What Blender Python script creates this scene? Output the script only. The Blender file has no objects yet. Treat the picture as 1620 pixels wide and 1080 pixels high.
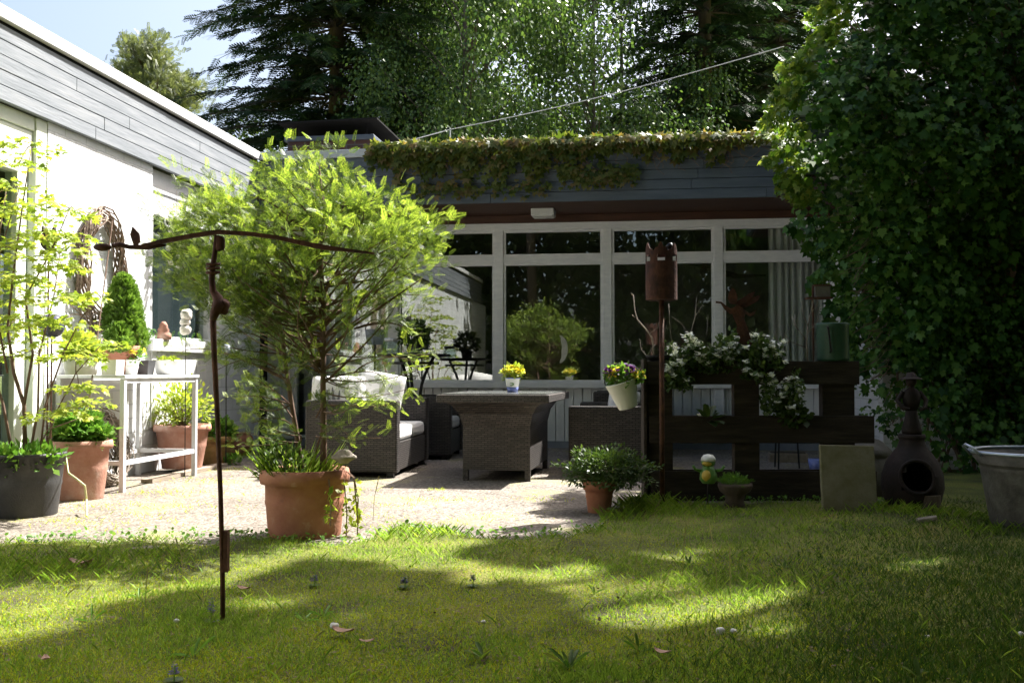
import bpy, math, random
import numpy as np
from mathutils import Vector, Matrix, Quaternion
random.seed(7); rng = np.random.default_rng(11)
SC = bpy.context.scene
COL = SC.collection
PI = math.pi
def R(a): return math.radians(a)

# ------------------------------------------------------------------ camera
H = 0.90; F = 1600.0; TH = R(7.5); PITCH = math.atan(50 / 1600)
CT, ST = math.cos(TH), math.sin(TH); CP, SP = math.cos(PITCH), math.sin(PITCH)
CAM = np.array([0, 0, H])
AX = np.array([CT, ST, 0.0])                       # camera right
AF = np.array([-ST * CP, CT * CP, SP])             # camera forward
AU = np.array([ST * SP, -CT * SP, CP])             # camera up
def ray(px, py):
    return AF + AX * (px - 810) / F + AU * (540 - py) / F
def at(px, py, z=None, X=None, Y=None, d=None):
    """where the line of sight through a photo pixel meets a plane of the place"""
    r = ray(px, py)
    if z is not None: t = (z - H) / r[2]
    elif X is not None: t = X / r[0]
    elif Y is not None: t = Y / r[1]
    else: t = d
    return CAM + r * t
def proj(p):
    q = np.asarray(p, float) - CAM
    d = q @ AF
    return 810 + F * (q @ AX) / d, 540 - F * (q @ AU) / d, d
def gbase(px, py, r=0.0, z=0.0):
    """ground point whose front rim shows at (px,py), moved back by r"""
    p = at(px, py, z=z); h = np.array([p[0], p[1], 0.0]); n = h / np.linalg.norm(h)
    q = p + n * r
    return np.array([q[0], q[1], z])
def mpp(p): return ((np.asarray(p) - CAM) @ AF) / F

cam_d = bpy.data.cameras.new('camera'); cam = bpy.data.objects.new('camera', cam_d); COL.objects.link(cam)
cam.location = CAM; cam.rotation_euler = (PI / 2 + PITCH, 0, TH)
cam_d.sensor_width = 36; cam_d.lens = 36 * F / 1620; cam_d.clip_end = 800; cam_d.clip_start = 0.05
SC.camera = cam

# ------------------------------------------------------------------ light
SUN = np.array([0.51, 0.60, 1.0]); SUNN = SUN / np.linalg.norm(SUN)
el = math.asin(SUNN[2]); az = math.atan2(SUN[0], SUN[1])
W = bpy.data.worlds.new('World'); SC.world = W; W.use_nodes = True
nt = W.node_tree; bg = nt.nodes['Background']
sky = nt.nodes.new('ShaderNodeTexSky'); sky.sky_type = 'NISHITA'; sky.sun_disc = False
sky.sun_elevation = el; sky.sun_rotation = az; sky.air_density = 1.0; sky.dust_density = 6.0; sky.ozone_density = 1.6
nt.links.new(sky.outputs[0], bg.inputs[0]); bg.inputs[1].default_value = 0.085
sl = bpy.data.lights.new('sun', 'SUN'); sl.energy = 5.0; sl.angle = R(0.55); sl.color = (1.0, 0.965, 0.905)
so = bpy.data.objects.new('sun', sl); COL.objects.link(so)
so.rotation_euler = Vector(SUNN).to_track_quat('Z', 'Y').to_euler()
SC.view_settings.view_transform = 'Standard'; SC.view_settings.look = 'None'
SC.view_settings.exposure = 1.80; SC.view_settings.gamma = 1
SC.cycles.max_bounces = 6; SC.cycles.transparent_max_bounces = 8; SC.cycles.diffuse_bounces = 2; SC.cycles.glossy_bounces = 3; SC.cycles.transmission_bounces = 3
SC.cycles.caustics_reflective = False; SC.cycles.caustics_refractive = False
SC.cycles.sample_clamp_indirect = 6

# ------------------------------------------------------------------ materials
def newmat(name):
    m = bpy.data.materials.new(name); m.use_nodes = True
    n = m.node_tree; b = n.nodes['Principled BSDF']
    return m, n, b
def nd(n, t, **kw):
    x = n.nodes.new(t)
    for k, v in kw.items(): setattr(x, k, v)
    return x
def ramp(n, cols, pos=None):
    r = n.nodes.new('ShaderNodeValToRGB'); e = r.color_ramp.elements
    while len(e) < len(cols): e.new(0.5)
    for i, c in enumerate(cols):
        e[i].position = pos[i] if pos else i / (len(cols) - 1)
        e[i].color = (*c, 1)
    return r
def pmat(name, cols, scale=6, rough=.7, bump=.0, bscale=40, metal=0, detail=6, spec=.4, pos=None, stretch=None, bdist=.01):
    """principled surface whose colour wanders with noise"""
    m, n, b = newmat(name); L = n.links.new
    tc = nd(n, 'ShaderNodeTexCoord'); src = tc.outputs['Object']
    if stretch:
        mp = nd(n, 'ShaderNodeMapping'); mp.inputs['Scale'].default_value = stretch; L(src, mp.inputs[0]); src = mp.outputs[0]
    t = nd(n, 'ShaderNodeTexNoise'); t.inputs['Scale'].default_value = scale; t.inputs['Detail'].default_value = detail; t.inputs['Roughness'].default_value = .65
    L(src, t.inputs['Vector'])
    if not pos and len(cols) > 1: pos = [.3 + .4 * i / (len(cols) - 1) for i in range(len(cols))]
    if len(cols) == 1: cols = [cols[0], cols[0]]; pos = [0, 1]
    r = ramp(n, cols, pos); L(t.outputs[0], r.inputs[0]); L(r.outputs[0], b.inputs['Base Color'])
    b.inputs['Roughness'].default_value = rough; b.inputs['Metallic'].default_value = metal
    b.inputs['Specular IOR Level'].default_value = spec
    if bump:
        t2 = nd(n, 'ShaderNodeTexNoise'); t2.inputs['Scale'].default_value = bscale; t2.inputs['Detail'].default_value = 5
        L(src, t2.inputs['Vector'])
        bp = nd(n, 'ShaderNodeBump'); bp.inputs['Strength'].default_value = bump; bp.inputs['Distance'].default_value = bdist
        L(t2.outputs[0], bp.inputs['Height']); L(bp.outputs[0], b.inputs['Normal'])
    return m
def leafmat(name, cols, trans=.4, rough=.45, spec=.35, tcol=1.25):
    """leaf: every leaf (mesh island) its own tone, light shines through"""
    m, n, b = newmat(name); L = n.links.new
    g = nd(n, 'ShaderNodeNewGeometry'); r = ramp(n, cols); L(g.outputs['Random Per Island'], r.inputs[0])
    L(r.outputs[0], b.inputs['Base Color']); b.inputs['Roughness'].default_value = rough; b.inputs['Specular IOR Level'].default_value = spec
    tr = nd(n, 'ShaderNodeBsdfTranslucent'); mx = nd(n, 'ShaderNodeMixShader'); mx.inputs[0].default_value = trans
    br = nd(n, 'ShaderNodeMix'); br.data_type = 'RGBA'; br.blend_type = 'MULTIPLY'; br.inputs[0].default_value = 1
    L(r.outputs[0], br.inputs[6]); br.inputs[7].default_value = (tcol, tcol * 1.02, tcol * .55, 1)
    L(br.outputs[2], tr.inputs[0]); L(b.outputs[0], mx.inputs[1]); L(tr.outputs[0], mx.inputs[2])
    L(mx.outputs[0], n.nodes['Material Output'].inputs[0])
    return m
def wallmat(name, axes, c1, c2, bw, rh, mortar=.006, bump=.35, mcol=None):
    """painted masonry or weave: brick pattern over two axes of the wall"""
    m, n, b = newmat(name); L = n.links.new
    tc = nd(n, 'ShaderNodeTexCoord'); sp = nd(n, 'ShaderNodeSeparateXYZ'); L(tc.outputs['Object'], sp.inputs[0])
    cb = nd(n, 'ShaderNodeCombineXYZ')
    if axes == 'xz': L(sp.outputs[0], cb.inputs[0])
    elif axes == 'yz': L(sp.outputs[1], cb.inputs[0])
    else:
        ad = nd(n, 'ShaderNodeMath'); L(sp.outputs[0], ad.inputs[0]); L(sp.outputs[1], ad.inputs[1]); L(ad.outputs[0], cb.inputs[0])
    L(sp.outputs[2], cb.inputs[1])
    bt = nd(n, 'ShaderNodeTexBrick'); L(cb.outputs[0], bt.inputs['Vector'])
    bt.inputs['Scale'].default_value = 1; bt.inputs['Brick Width'].default_value = bw; bt.inputs['Row Height'].default_value = rh
    bt.inputs['Mortar Size'].default_value = mortar; bt.inputs['Mortar Smooth'].default_value = .4
    bt.inputs['Color1'].default_value = (*c1, 1); bt.inputs['Color2'].default_value = (*c2, 1)
    bt.inputs['Mortar'].default_value = (*(mcol or [c * .75 for c in c1]), 1)
    no = nd(n, 'ShaderNodeTexNoise'); no.inputs['Scale'].default_value = 3; no.inputs['Detail'].default_value = 8; L(tc.outputs['Object'], no.inputs['Vector'])
    r = ramp(n, [(.72, .72, .70), (1, 1, 1)], [.3, .6]); L(no.outputs[0], r.inputs[0])
    mx = nd(n, 'ShaderNodeMix'); mx.data_type = 'RGBA'; mx.blend_type = 'MULTIPLY'; mx.inputs[0].default_value = .6
    L(bt.outputs[0], mx.inputs[6]); L(r.outputs[0], mx.inputs[7]); L(mx.outputs[2], b.inputs['Base Color'])
    n2 = nd(n, 'ShaderNodeTexNoise'); n2.inputs['Scale'].default_value = 60; n2.inputs['Detail'].default_value = 4; L(tc.outputs['Object'], n2.inputs['Vector'])
    ma = nd(n, 'ShaderNodeMath', operation='MULTIPLY_ADD'); ma.inputs[1].default_value = -1; L(bt.outputs['Fac'], ma.inputs[0])
    m3 = nd(n, 'ShaderNodeMath', operation='MULTIPLY'); m3.inputs[1].default_value = .35; L(n2.outputs[0], m3.inputs[0]); L(m3.outputs[0], ma.inputs[2])
    bp = nd(n, 'ShaderNodeBump'); bp.inputs['Strength'].default_value = bump; bp.inputs['Distance'].default_value = .006
    L(ma.outputs[0], bp.inputs['Height']); L(bp.outputs[0], b.inputs['Normal'])
    b.inputs['Roughness'].default_value = .65
    return m
def glassmat(name, tint, ior=1.75):
    m, n, b = newmat(name); L = n.links.new
    n.nodes.remove(b)
    lw = nd(n, 'ShaderNodeLayerWeight'); pw_ = nd(n, 'ShaderNodeMath', operation='POWER'); pw_.inputs[1].default_value = 4; L(lw.outputs['Facing'], pw_.inputs[0])
    fr = nd(n, 'ShaderNodeMath', operation='MULTIPLY_ADD'); fr.inputs[1].default_value = .8; fr.inputs[2].default_value = ((ior - 1) / (ior + 1)) ** 2; L(pw_.outputs[0], fr.inputs[0])
    tr = nd(n, 'ShaderNodeBsdfTransparent'); tr.inputs[0].default_value = (*tint, 1)
    gl = nd(n, 'ShaderNodeBsdfGlossy'); gl.inputs['Roughness'].default_value = 0.0; gl.inputs[0].default_value = (.95, .97, .96, 1)
    mx = nd(n, 'ShaderNodeMixShader'); L(fr.outputs[0], mx.inputs[0]); L(tr.outputs[0], mx.inputs[1]); L(gl.outputs[0], mx.inputs[2])
    L(mx.outputs[0], n.nodes['Material Output'].inputs[0])
    return m

M = {}
M['white_brick'] = wallmat('white_brick', 'yz', (.80, .82, .84), (.77, .79, .81), .30, .125, .007, .5)
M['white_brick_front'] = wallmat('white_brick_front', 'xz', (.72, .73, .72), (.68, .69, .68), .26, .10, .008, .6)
M['white_paint'] = pmat('white_paint', [(.66, .67, .67), (.76, .76, .75)], 9, .5, .15, 30)
M['frame_paint'] = pmat('frame_paint', [(.70, .71, .73), (.86, .86, .86)], 7, .5, .25, 40, stretch=(1, 1, 4))
M['door_paint'] = pmat('door_paint', [(.66, .72, .62), (.76, .79, .70)], 5, .5)
M['fascia_sun'] = pmat('fascia_sun', [(.15, .17, .19), (.205, .225, .25), (.27, .285, .305)], 5, .75, .35, 22, stretch=(1, .25, 3), detail=9)  # grey fascia paint, lighter copy for the sunlit wing
M['fascia_shaded'] = pmat('fascia_shaded', [(.065, .085, .115), (.11, .135, .17)], 6, .6, .3, 20, stretch=(.3, 1, 3), detail=9)  # same grey paint, with the shade of the garden front in its colour
M['zinc'] = pmat('zinc', [(.42, .45, .48), (.6, .62, .64)], 7, .5, .1, 30, metal=.3)
M['trim_white'] = pmat('trim_white', [(.7, .71, .72), (.8, .8, .8)], 5, .55)
M['dark_gap'] = pmat('dark_gap', [(.012, .012, .013), (.02, .02, .02)], 5, .95, spec=.08)
M['brown_wood'] = pmat('brown_wood', [(.045, .018, .010), (.10, .040, .022)], 7, .6, .3, 30, stretch=(.4, 4, 4))
M['plinth'] = pmat('plinth', [(.20, .22, .26), (.28, .30, .33)], 8, .8, .3, 60)
M['glass'] = glassmat('glass', (.93, .95, .93), 2.15)
M['glass_wing'] = glassmat('glass_wing', (.75, .8, .8), 1.7)
M['room'] = pmat('room', [(.22, .22, .19), (.32, .31, .27)], 2, .9)
M['room_floor'] = pmat('room_floor', [(.10, .07, .05), (.14, .1, .07)], 4, .6)
M['roof'] = pmat('roof', [(.10, .10, .10), (.18, .17, .16)], 5, .9, .4, 50)
M['curtain'] = pmat('curtain', [(.78, .78, .76), (.86, .86, .83)], 3, .9, .1, 60)
M['brick_red'] = wallmat('brick_red', 'sum', (.085, .038, .03), (.06, .03, .026), .24, .08, .010, .6, (.09, .08, .075))
M['terracotta'] = pmat('terracotta', [(.15, .07, .045), (.31, .125, .075), (.37, .165, .10), (.52, .38, .31)], 5, pos=[.25, .42, .58, .75], rough=.8, bump=.3, bscale=50, detail=12) if True else pmat('terracotta', [(.36, .13, .07)], 9, .75, .25, 50, detail=9)
M['terracotta_pale'] = pmat('terracotta_pale', [(.20, .10, .075), (.37, .175, .12), (.44, .24, .18), (.58, .46, .40)], 5, pos=[.25, .4, .56, .75], rough=.8, bump=.3, bscale=50, detail=12) if True else pmat('terracotta_pale', [(.40, .17, .11)], 8, .75, .25, 50, detail=9)
M['terracotta_moss'] = pmat('terracotta_moss', [(.16, .13, .05), (.30, .19, .07), (.42, .26, .13)], 9, .85, .35, 40, detail=9)
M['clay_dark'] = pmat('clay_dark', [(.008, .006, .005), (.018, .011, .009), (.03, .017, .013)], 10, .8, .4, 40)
M['soil'] = pmat('soil', [(.03, .02, .012), (.07, .05, .03)], 25, .95, .8, 60)
M['black_plastic'] = pmat('black_plastic', [(.035, .035, .037), (.06, .06, .062)], 14, .55, .2, 120)
M['rust'] = pmat('rust', [(.030, .016, .012), (.085, .036, .020), (.15, .062, .032)], 18, .8, .5, 70, metal=.2, detail=9)
M['rust_red'] = pmat('rust_red', [(.022, .010, .008), (.06, .022, .014), (.105, .042, .024)], 14, .8, .4, 60, metal=.2)
M['iron'] = pmat('iron', [(.012, .012, .013), (.03, .03, .03)], 20, .5, .2, 60, metal=.5)
M['wicker'] = wallmat('wicker', 'sum', (.045, .038, .035), (.10, .085, .076), .056, .0165, .0042, 1.0, (.012, .010, .009))
M['wicker'].node_tree.nodes['Principled BSDF'].inputs['Roughness'].default_value = .42
M['table_glass'] = pmat('table_glass', [(.16, .165, .16), (.25, .26, .25)], 60, .12, .1, 90, spec=.8)
M['cushion'] = pmat('cushion', [(.74, .73, .71), (.82, .81, .80)], 5, .9, .25, 9, bdist=.02)
M['print_grey'] = pmat('print_grey', [(.16, .16, .16), (.22, .22, .22)], 9, .9)
M['old_wood'] = pmat('old_wood', [(.016, .012, .009), (.034, .025, .018), (.062, .047, .034)], 6, .85, .5, 26, stretch=(.6, 4, 5), detail=9)
M['plank'] = pmat('plank', [(.22, .17, .12), (.36, .30, .24)], 6, .85, .4, 26, stretch=(4, .6, 4))
M['bark'] = pmat('bark', [(.06, .045, .032), (.13, .10, .075)], 12, .9, .6, 40, stretch=(1, 1, .35))
M['bark_red'] = pmat('bark_red', [(.09, .055, .04), (.19, .12, .085)], 14, .9, .5, 50, stretch=(1, 1, .35))
M['bark_birch'] = pmat('bark_birch', [(.04, .04, .04), (.36, .35, .33), (.5, .48, .46)], 6, .8, .3, 30, stretch=(1, 1, 3), pos=[.3, .45, .7])
M['vine'] = pmat('vine', [(.16, .11, .085), (.30, .22, .17), (.42, .34, .28)], 30, .9, .4, 80)
M['twig'] = pmat('twig', [(.10, .065, .045), (.20, .13, .095), (.30, .22, .17)], 30, .9, .4, 80)
M['twig_pale'] = pmat('twig_pale', [(.22, .18, .15), (.40, .35, .30)], 30, .9, .3, 80)
M['stone'] = pmat('stone', [(.09, .085, .07), (.15, .14, .12)], 9, .9, .5, 40)
M['slab'] = pmat('slab', [(.13, .12, .05), (.19, .175, .11), (.25, .235, .18)], 7, .9, .5, 90, detail=10)
M['pebble'] = pmat('pebble', [(.6, .58, .55), (.75, .74, .72)], 20, .7)
M['galv'] = pmat('galv', [(.07, .065, .058), (.12, .112, .10), (.18, .175, .16)], 11, .6, .35, 60, metal=.35, detail=9)
M['galv_rim'] = pmat('galv_rim', [(.35, .4, .5), (.5, .55, .62)], 11, .35, metal=.6)
M['white_ceramic'] = pmat('white_ceramic', [(.68, .68, .64), (.80, .80, .77)], 10, .35)
M['white_enamel'] = pmat('white_enamel', [(.30, .16, .07), (.66, .69, .64), (.74, .76, .72)], 5, .4, pos=[.26, .38, .7])
M['blue_glaze'] = pmat('blue_glaze', [(.10, .13, .38), (.2, .25, .55)], 20, .25)
M['ball_glaze'] = pmat('ball_glaze', [(.03, .03, .07), (.08, .08, .14)], 20, .15)
M['green_enamel'] = pmat('green_enamel', [(.028, .075, .05), (.045, .105, .07)], 8, .4, .1, 20)
M['frog_green'] = pmat('frog_green', [(.08, .20, .04), (.14, .28, .06)], 12, .35)
M['yellow'] = pmat('yellow', [(.55, .36, .05), (.7, .5, .1)], 12, .4)
M['grey_metal'] = pmat('grey_metal', [(.66, .67, .70), (.78, .79, .80)], 12, .45, .1, 50)
M['shell'] = pmat('shell', [(.60, .55, .50), (.8, .78, .74)], 20, .4)
M['lamp_white'] = pmat('lamp_white', [(.62, .63, .62), (.72, .72, .70)], 6, .4)
M['cable'] = pmat('cable', [(.60, .60, .60), (.7, .7, .7)], 8, .5)
M['moon'] = pmat('moon', [(.48, .47, .40), (.6, .58, .5)], 20, .5)
M['red'] = pmat('red', [(.4, .02, .02), (.5, .05, .04)], 20, .5)
M['hose'] = pmat('hose', [(.55, .55, .25), (.65, .62, .35)], 12, .5)
M['clear'] = glassmat('clear', (.85, .9, .9), 1.5)
M['thatch'] = pmat('thatch', [(.10, .07, .045), (.20, .15, .10)], 30, .9)
M['dead_leaf'] = pmat('dead_leaf', [(.30, .17, .11), (.50, .34, .27)], 30, .8)
# foliage
M['yew_old'] = leafmat('yew_old', [(.045, .085, .016), (.09, .145, .028), (.17, .23, .045)], .36)
M['yew_new'] = leafmat('yew_new', [(.18, .28, .045), (.30, .41, .07), (.46, .53, .12)], .48)
M['maple'] = leafmat('maple', [(.20, .30, .04), (.32, .40, .06), (.42, .46, .08)], .42)
M['herb'] = leafmat('herb', [(.08, .20, .03), (.14, .29, .05), (.22, .36, .07)], .35)
M['herb_dark'] = leafmat('herb_dark', [(.035, .075, .018), (.07, .12, .03), (.10, .15, .035)], .3)
M['dwarf'] = leafmat('dwarf', [(.08, .17, .03), (.15, .27, .05), (.25, .38, .08)], .3)
M['ivy'] = leafmat('ivy', [(.018, .06, .012), (.05, .13, .022), (.095, .21, .035), (.15, .26, .05)], .36, .45, .3)
M['ivy_sunlit'] = leafmat('ivy_sunlit', [(.07, .15, .022), (.15, .25, .035), (.29, .34, .065)], .5)
M['creeper'] = leafmat('creeper', [(.055, .09, .015), (.10, .135, .022), (.16, .18, .035), (.22, .15, .06)], .45)
M['spruce'] = leafmat('spruce', [(.016, .042, .018), (.032, .07, .028), (.055, .10, .034)], .2)
M['spruce_new'] = leafmat('spruce_new', [(.06, .12, .02), (.10, .17, .03), (.16, .22, .05)], .3)
M['pine'] = leafmat('pine', [(.11, .14, .07), (.17, .20, .10), (.23, .25, .14)], .3)
M['birch'] = leafmat('birch', [(.045, .095, .028), (.085, .15, .038), (.14, .21, .055)], .38, .42, .35)
M['garden_leaf'] = leafmat('garden_leaf', [(.06, .11, .03), (.11, .17, .045), (.17, .23, .07)], .35)
M['shade_leaf'] = leafmat('shade_leaf', [(.02, .035, .01), (.03, .05, .012)], .12)
M['screen'] = pmat('screen', [(.055, .07, .08), (.075, .09, .10)], 3, .9)  # even grey standing for the reflection in the wing pane
M['wood_leaf'] = leafmat('wood_leaf', [(.025, .05, .014), (.05, .09, .022), (.09, .13, .03)], .35)
M['grass'] = leafmat('grass', [(.14, .26, .035), (.24, .37, .055), (.36, .48, .09)], .5)
M['grass_dry'] = leafmat('grass_dry', [(.25, .24, .09), (.36, .33, .16)], .3)
M['turf_shaded'] = leafmat('turf_shaded', [(.028, .082, .012), (.055, .125, .017), (.095, .17, .028), (.14, .15, .04)], .5)  # greener turf, also darkened to deepen the shade on the right lawn
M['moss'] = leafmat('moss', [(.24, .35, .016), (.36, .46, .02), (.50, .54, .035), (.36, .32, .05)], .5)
M['white_petal'] = leafmat('white_petal', [(.80, .83, .86), (.9, .91, .92)], .3)
M['yellow_petal'] = leafmat('yellow_petal', [(.62, .50, .04), (.75, .66, .10)], .4)
M['orange_petal'] = leafmat('orange_petal', [(.6, .30, .03), (.7, .5, .05)], .4)
M['purple_petal'] = leafmat('purple_petal', [(.05, .015, .10), (.12, .03, .20)], .3)
M['blue_petal'] = leafmat('blue_petal', [(.06, .06, .16), (.13, .12, .27)], .3)

# ------------------------------------------------------------------ mesh tools
class MB:
    def __init__(s): s.v = []; s.f = []
    def add(s, vs, fs):
        o = len(s.v); s.v += [tuple(map(float, p)) for p in vs]; s.f += [tuple(o + i for i in f) for f in fs]; return s
    def box(s, x0, x1, y0, y1, z0, z1):
        return s.add([(x0, y0, z0), (x1, y0, z0), (x1, y1, z0), (x0, y1, z0), (x0, y0, z1), (x1, y0, z1), (x1, y1, z1), (x0, y1, z1)],
                     [(3, 2, 1, 0), (4, 5, 6, 7), (0, 1, 5, 4), (1, 2, 6, 5), (2, 3, 7, 6), (3, 0, 4, 7)])
    def obox(s, c, size, rot=(0, 0, 0)):
        from mathutils import Euler
        m = Euler(rot).to_matrix(); hx, hy, hz = [k / 2 for k in size]; c = Vector(c)
        vs = [c + m @ Vector((a * hx, b * hy, e * hz)) for e in (-1, 1) for a, b in ((-1, -1), (1, -1), (1, 1), (-1, 1))]
        return s.add(vs, [(3, 2, 1, 0), (4, 5, 6, 7), (0, 1, 5, 4), (1, 2, 6, 5), (2, 3, 7, 6), (3, 0, 4, 7)])
    def tube(s, pts, r, n=8, cap=True):
        pts = [Vector(p) for p in pts]; k = len(pts)
        rr = [r] * k if isinstance(r, (int, float)) else list(r)
        up = None; vs = []
        for i, p in enumerate(pts):
            t = (pts[min(i + 1, k - 1)] - pts[max(i - 1, 0)])
            if t.length < 1e-9: t = Vector((0, 0, 1))
            t.normalize()
            if up is None:
                up = Vector((1, 0, 0)) if abs(t.x) < .9 else Vector((0, 1, 0))
            up = up - t * up.dot(t)
            if up.length < 1e-6: up = t.orthogonal()
            up.normalize(); sd = t.cross(up)
            vs += [p + (up * math.cos(a) + sd * math.sin(a)) * rr[i] for a in (2 * PI * j / n for j in range(n))]
        fs = [(i * n + j, i * n + (j + 1) % n, (i + 1) * n + (j + 1) % n, (i + 1) * n + j) for i in range(k - 1) for j in range(n)]
        if cap: fs += [tuple(range(n - 1, -1, -1)), tuple((k - 1) * n + j for j in range(n))]
        return s.add(vs, fs)
    def lathe(s, prof, n=32, c=(0, 0, 0), sx=1, sy=1, wob=0):
        vs = []; k = len(prof)
        for (r, z) in prof:
            for j in range(n):
                a = 2 * PI * j / n; q = r * (1 + wob * math.sin(3 * a + z * 9))
                vs.append((c[0] + q * math.cos(a) * sx, c[1] + q * math.sin(a) * sy, c[2] + z))
        fs = [(i * n + j, i * n + (j + 1) % n, (i + 1) * n + (j + 1) % n, (i + 1) * n + j) for i in range(k - 1) for j in range(n)]
        if prof[0][0] > 1e-4: fs.append(tuple(range(n - 1, -1, -1)))
        if prof[-1][0] > 1e-4: fs.append(tuple((k - 1) * n + j for j in range(n)))
        return s.add(vs, fs)
    def ell(s, c, r, n=14, m=9, noise=0, seed=0):
        rd = random.Random(seed); ph = [rd.uniform(0, 6) for _ in range(6)]
        vs = []
        for i in range(m + 1):
            th = PI * i / m
            for j in range(n):
                a = 2 * PI * j / n
                x, y, z = math.sin(th) * math.cos(a), math.sin(th) * math.sin(a), math.cos(th)
                q = 1 + noise * (math.sin(2.3 * x * 2 + ph[0]) + math.sin(3.1 * y * 2 + ph[1]) + math.sin(2.7 * z * 2 + ph[2])) / 2
                vs.append((c[0] + r[0] * x * q, c[1] + r[1] * y * q, c[2] + r[2] * z * q))
        fs = [(i * n + j, (i + 1) * n + j, (i + 1) * n + (j + 1) % n, i * n + (j + 1) % n) for i in range(m) for j in range(n)]
        return s.add(vs, fs)
    def prism(s, poly, th, c=(0, 0, 0), axis='y'):
        """outline in (a, z) given real thickness along the third axis"""
        n = len(poly); vs = []
        for t in (-th / 2, th / 2):
            for a, z in poly: vs.append((c[0] + a, c[1] + t, c[2] + z) if axis == 'y' else (c[0] + t, c[1] + a, c[2] + z))
        fs = [tuple(range(n)), tuple(range(2 * n - 1, n - 1, -1))] + [(i, n + i, n + (i + 1) % n, (i + 1) % n) for i in range(n)]
        return s.add(vs, fs)
    def build(s, name, m, parent=None, loc=None, smooth=False, bevel=0, rz=0):
        me = bpy.data.meshes.new(name); me.from_pydata(s.v, [], s.f); me.validate(); me.update()
        import bmesh
        bm = bmesh.new(); bm.from_mesh(me); bmesh.ops.recalc_face_normals(bm, faces=bm.faces); bm.to_mesh(me); bm.free()
        return finish(me, name, m, parent, loc, smooth, bevel, rz)
def finish(me, name, m, parent=None, loc=None, smooth=False, bevel=0, rz=0):
    o = bpy.data.objects.new(name, me); COL.objects.link(o)
    me.materials.append(M[m] if isinstance(m, str) else m)
    if smooth:
        me.polygons.foreach_set('use_smooth', [True] * len(me.polygons))
    if bevel:
        b = o.modifiers.new('bevel', 'BEVEL'); b.width = bevel; b.segments = 2; b.limit_method = 'ANGLE'; b.angle_limit = R(40)
    if parent: o.parent = parent
    if loc is not None: o.location = [float(q) for q in loc]
    if rz: o.rotation_euler = (0, 0, rz)
    return o
def tag(o, label=None, cat=None, group=None, kind=None):
    if label: o['label'] = label
    if cat: o['category'] = cat
    if group: o['group'] = group
    if kind: o['kind'] = kind
    return o
def thing(name, label, cat, loc=(0, 0, 0), rz=0, group=None):
    o = bpy.data.objects.new(name, None); COL.objects.link(o); o.location = [float(q) for q in loc]; o.rotation_euler = (0, 0, rz)
    o.empty_display_size = .1
    return tag(o, label, cat, group)
def copy_tree(o, parent=None):
    c = o.copy(); COL.objects.link(c)
    if parent: c.parent = parent
    for ch in [x for x in SC.objects if x.parent == o]: copy_tree(ch, c)
    return c

# ------------------------------------------------------------------ foliage tools (numpy)
def nrm(a): return a / np.maximum(np.linalg.norm(a, axis=-1, keepdims=True), 1e-9)
def rdir(n): return nrm(rng.normal(size=(n, 3)))
def frames(d, up):
    """columns: side, along-leaf, normal"""
    d = nrm(d); u = up - d * np.sum(up * d, -1, keepdims=True); u = nrm(u + 1e-6); s = np.cross(d, u)
    return np.stack([s, d, u], -1)
def foliage(name, m, tv, tf, pos, Rm, sc, parent=None, loc=None, curl=0):
    """one mesh made of n copies of a small leaf shape tv/tf"""
    tv = np.asarray(tv, float); tf = np.asarray(tf, int); n = len(pos); k = len(tv)
    sc = np.asarray(sc, float)
    if sc.ndim == 1: sc = sc[:, None]
    V = np.einsum('nij,nkj->nki', Rm, tv[None] * sc[:, None, :] if sc.shape[1] == 3 else tv[None] * sc[:, :, None]) + pos[:, None, :]
    V = V.reshape(-1, 3)
    if loc is not None: V = V - np.asarray(loc)[None]
    Fc = (tf[None] + (np.arange(n) * k)[:, None, None]).reshape(-1, tf.shape[1])
    me = bpy.data.meshes.new(name)
    me.vertices.add(len(V)); me.vertices.foreach_set('co', V.astype(np.float32).ravel())
    me.loops.add(Fc.size); me.loops.foreach_set('vertex_index', Fc.astype(np.int32).ravel())
    me.polygons.add(len(Fc)); me.polygons.foreach_set('loop_start', (np.arange(len(Fc)) * Fc.shape[1]).astype(np.int32))
    me.polygons.foreach_set('loop_total', np.full(len(Fc), Fc.shape[1], np.int32))
    me.update(calc_edges=True)
    return finish(me, name, m, parent, None if parent else loc)
# leaf shapes: x = side, y = along, z = normal
DIAMOND = ([(0, 0, 0), (.28, .45, .05), (0, 1, -.04), (-.28, .45, .05)], [(0, 1, 2, 3)])
ROUND = ([(0, 0, 0), (.33, .2, .03), (.45, .55, .05), (.25, .9, 0), (0, 1, -.05), (-.25, .9, 0), (-.45, .55, .05), (-.33, .2, .03)], [tuple(range(8))])
IVY = ([(0, 0, 0), (.22, -.12, .02), (.50, .10, -.05), (.36, .36, .06), (.52, .66, -.04), (.22, .62, .05), (0, 1.05, -.08),
        (-.22, .62, .05), (-.52, .66, -.04), (-.36, .36, .06), (-.50, .10, -.05), (-.22, -.12, .02)], [tuple(range(12))])
def palm(nl=5, spread=70, w=.17):
    vs = [(0, 0, 0)]; fs = []
    for i in range(nl):
        a = R(-spread + 2 * spread * i / (nl - 1)); L = 1 - .35 * abs(i - (nl - 1) / 2) / ((nl - 1) / 2)
        d = np.array([math.sin(a), math.cos(a), -.18]) * L; sd = np.array([math.cos(a), -math.sin(a), 0]) * w
        k = len(vs); vs += [tuple(d * .5 + sd + [0, 0, .03]), tuple(d), tuple(d * .5 - sd + [0, 0, .03])]; fs.append((0, k, k + 1, k + 2))
    return vs, fs
PALM = palm(); CREEP = palm(5, 95, .2)
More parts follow.
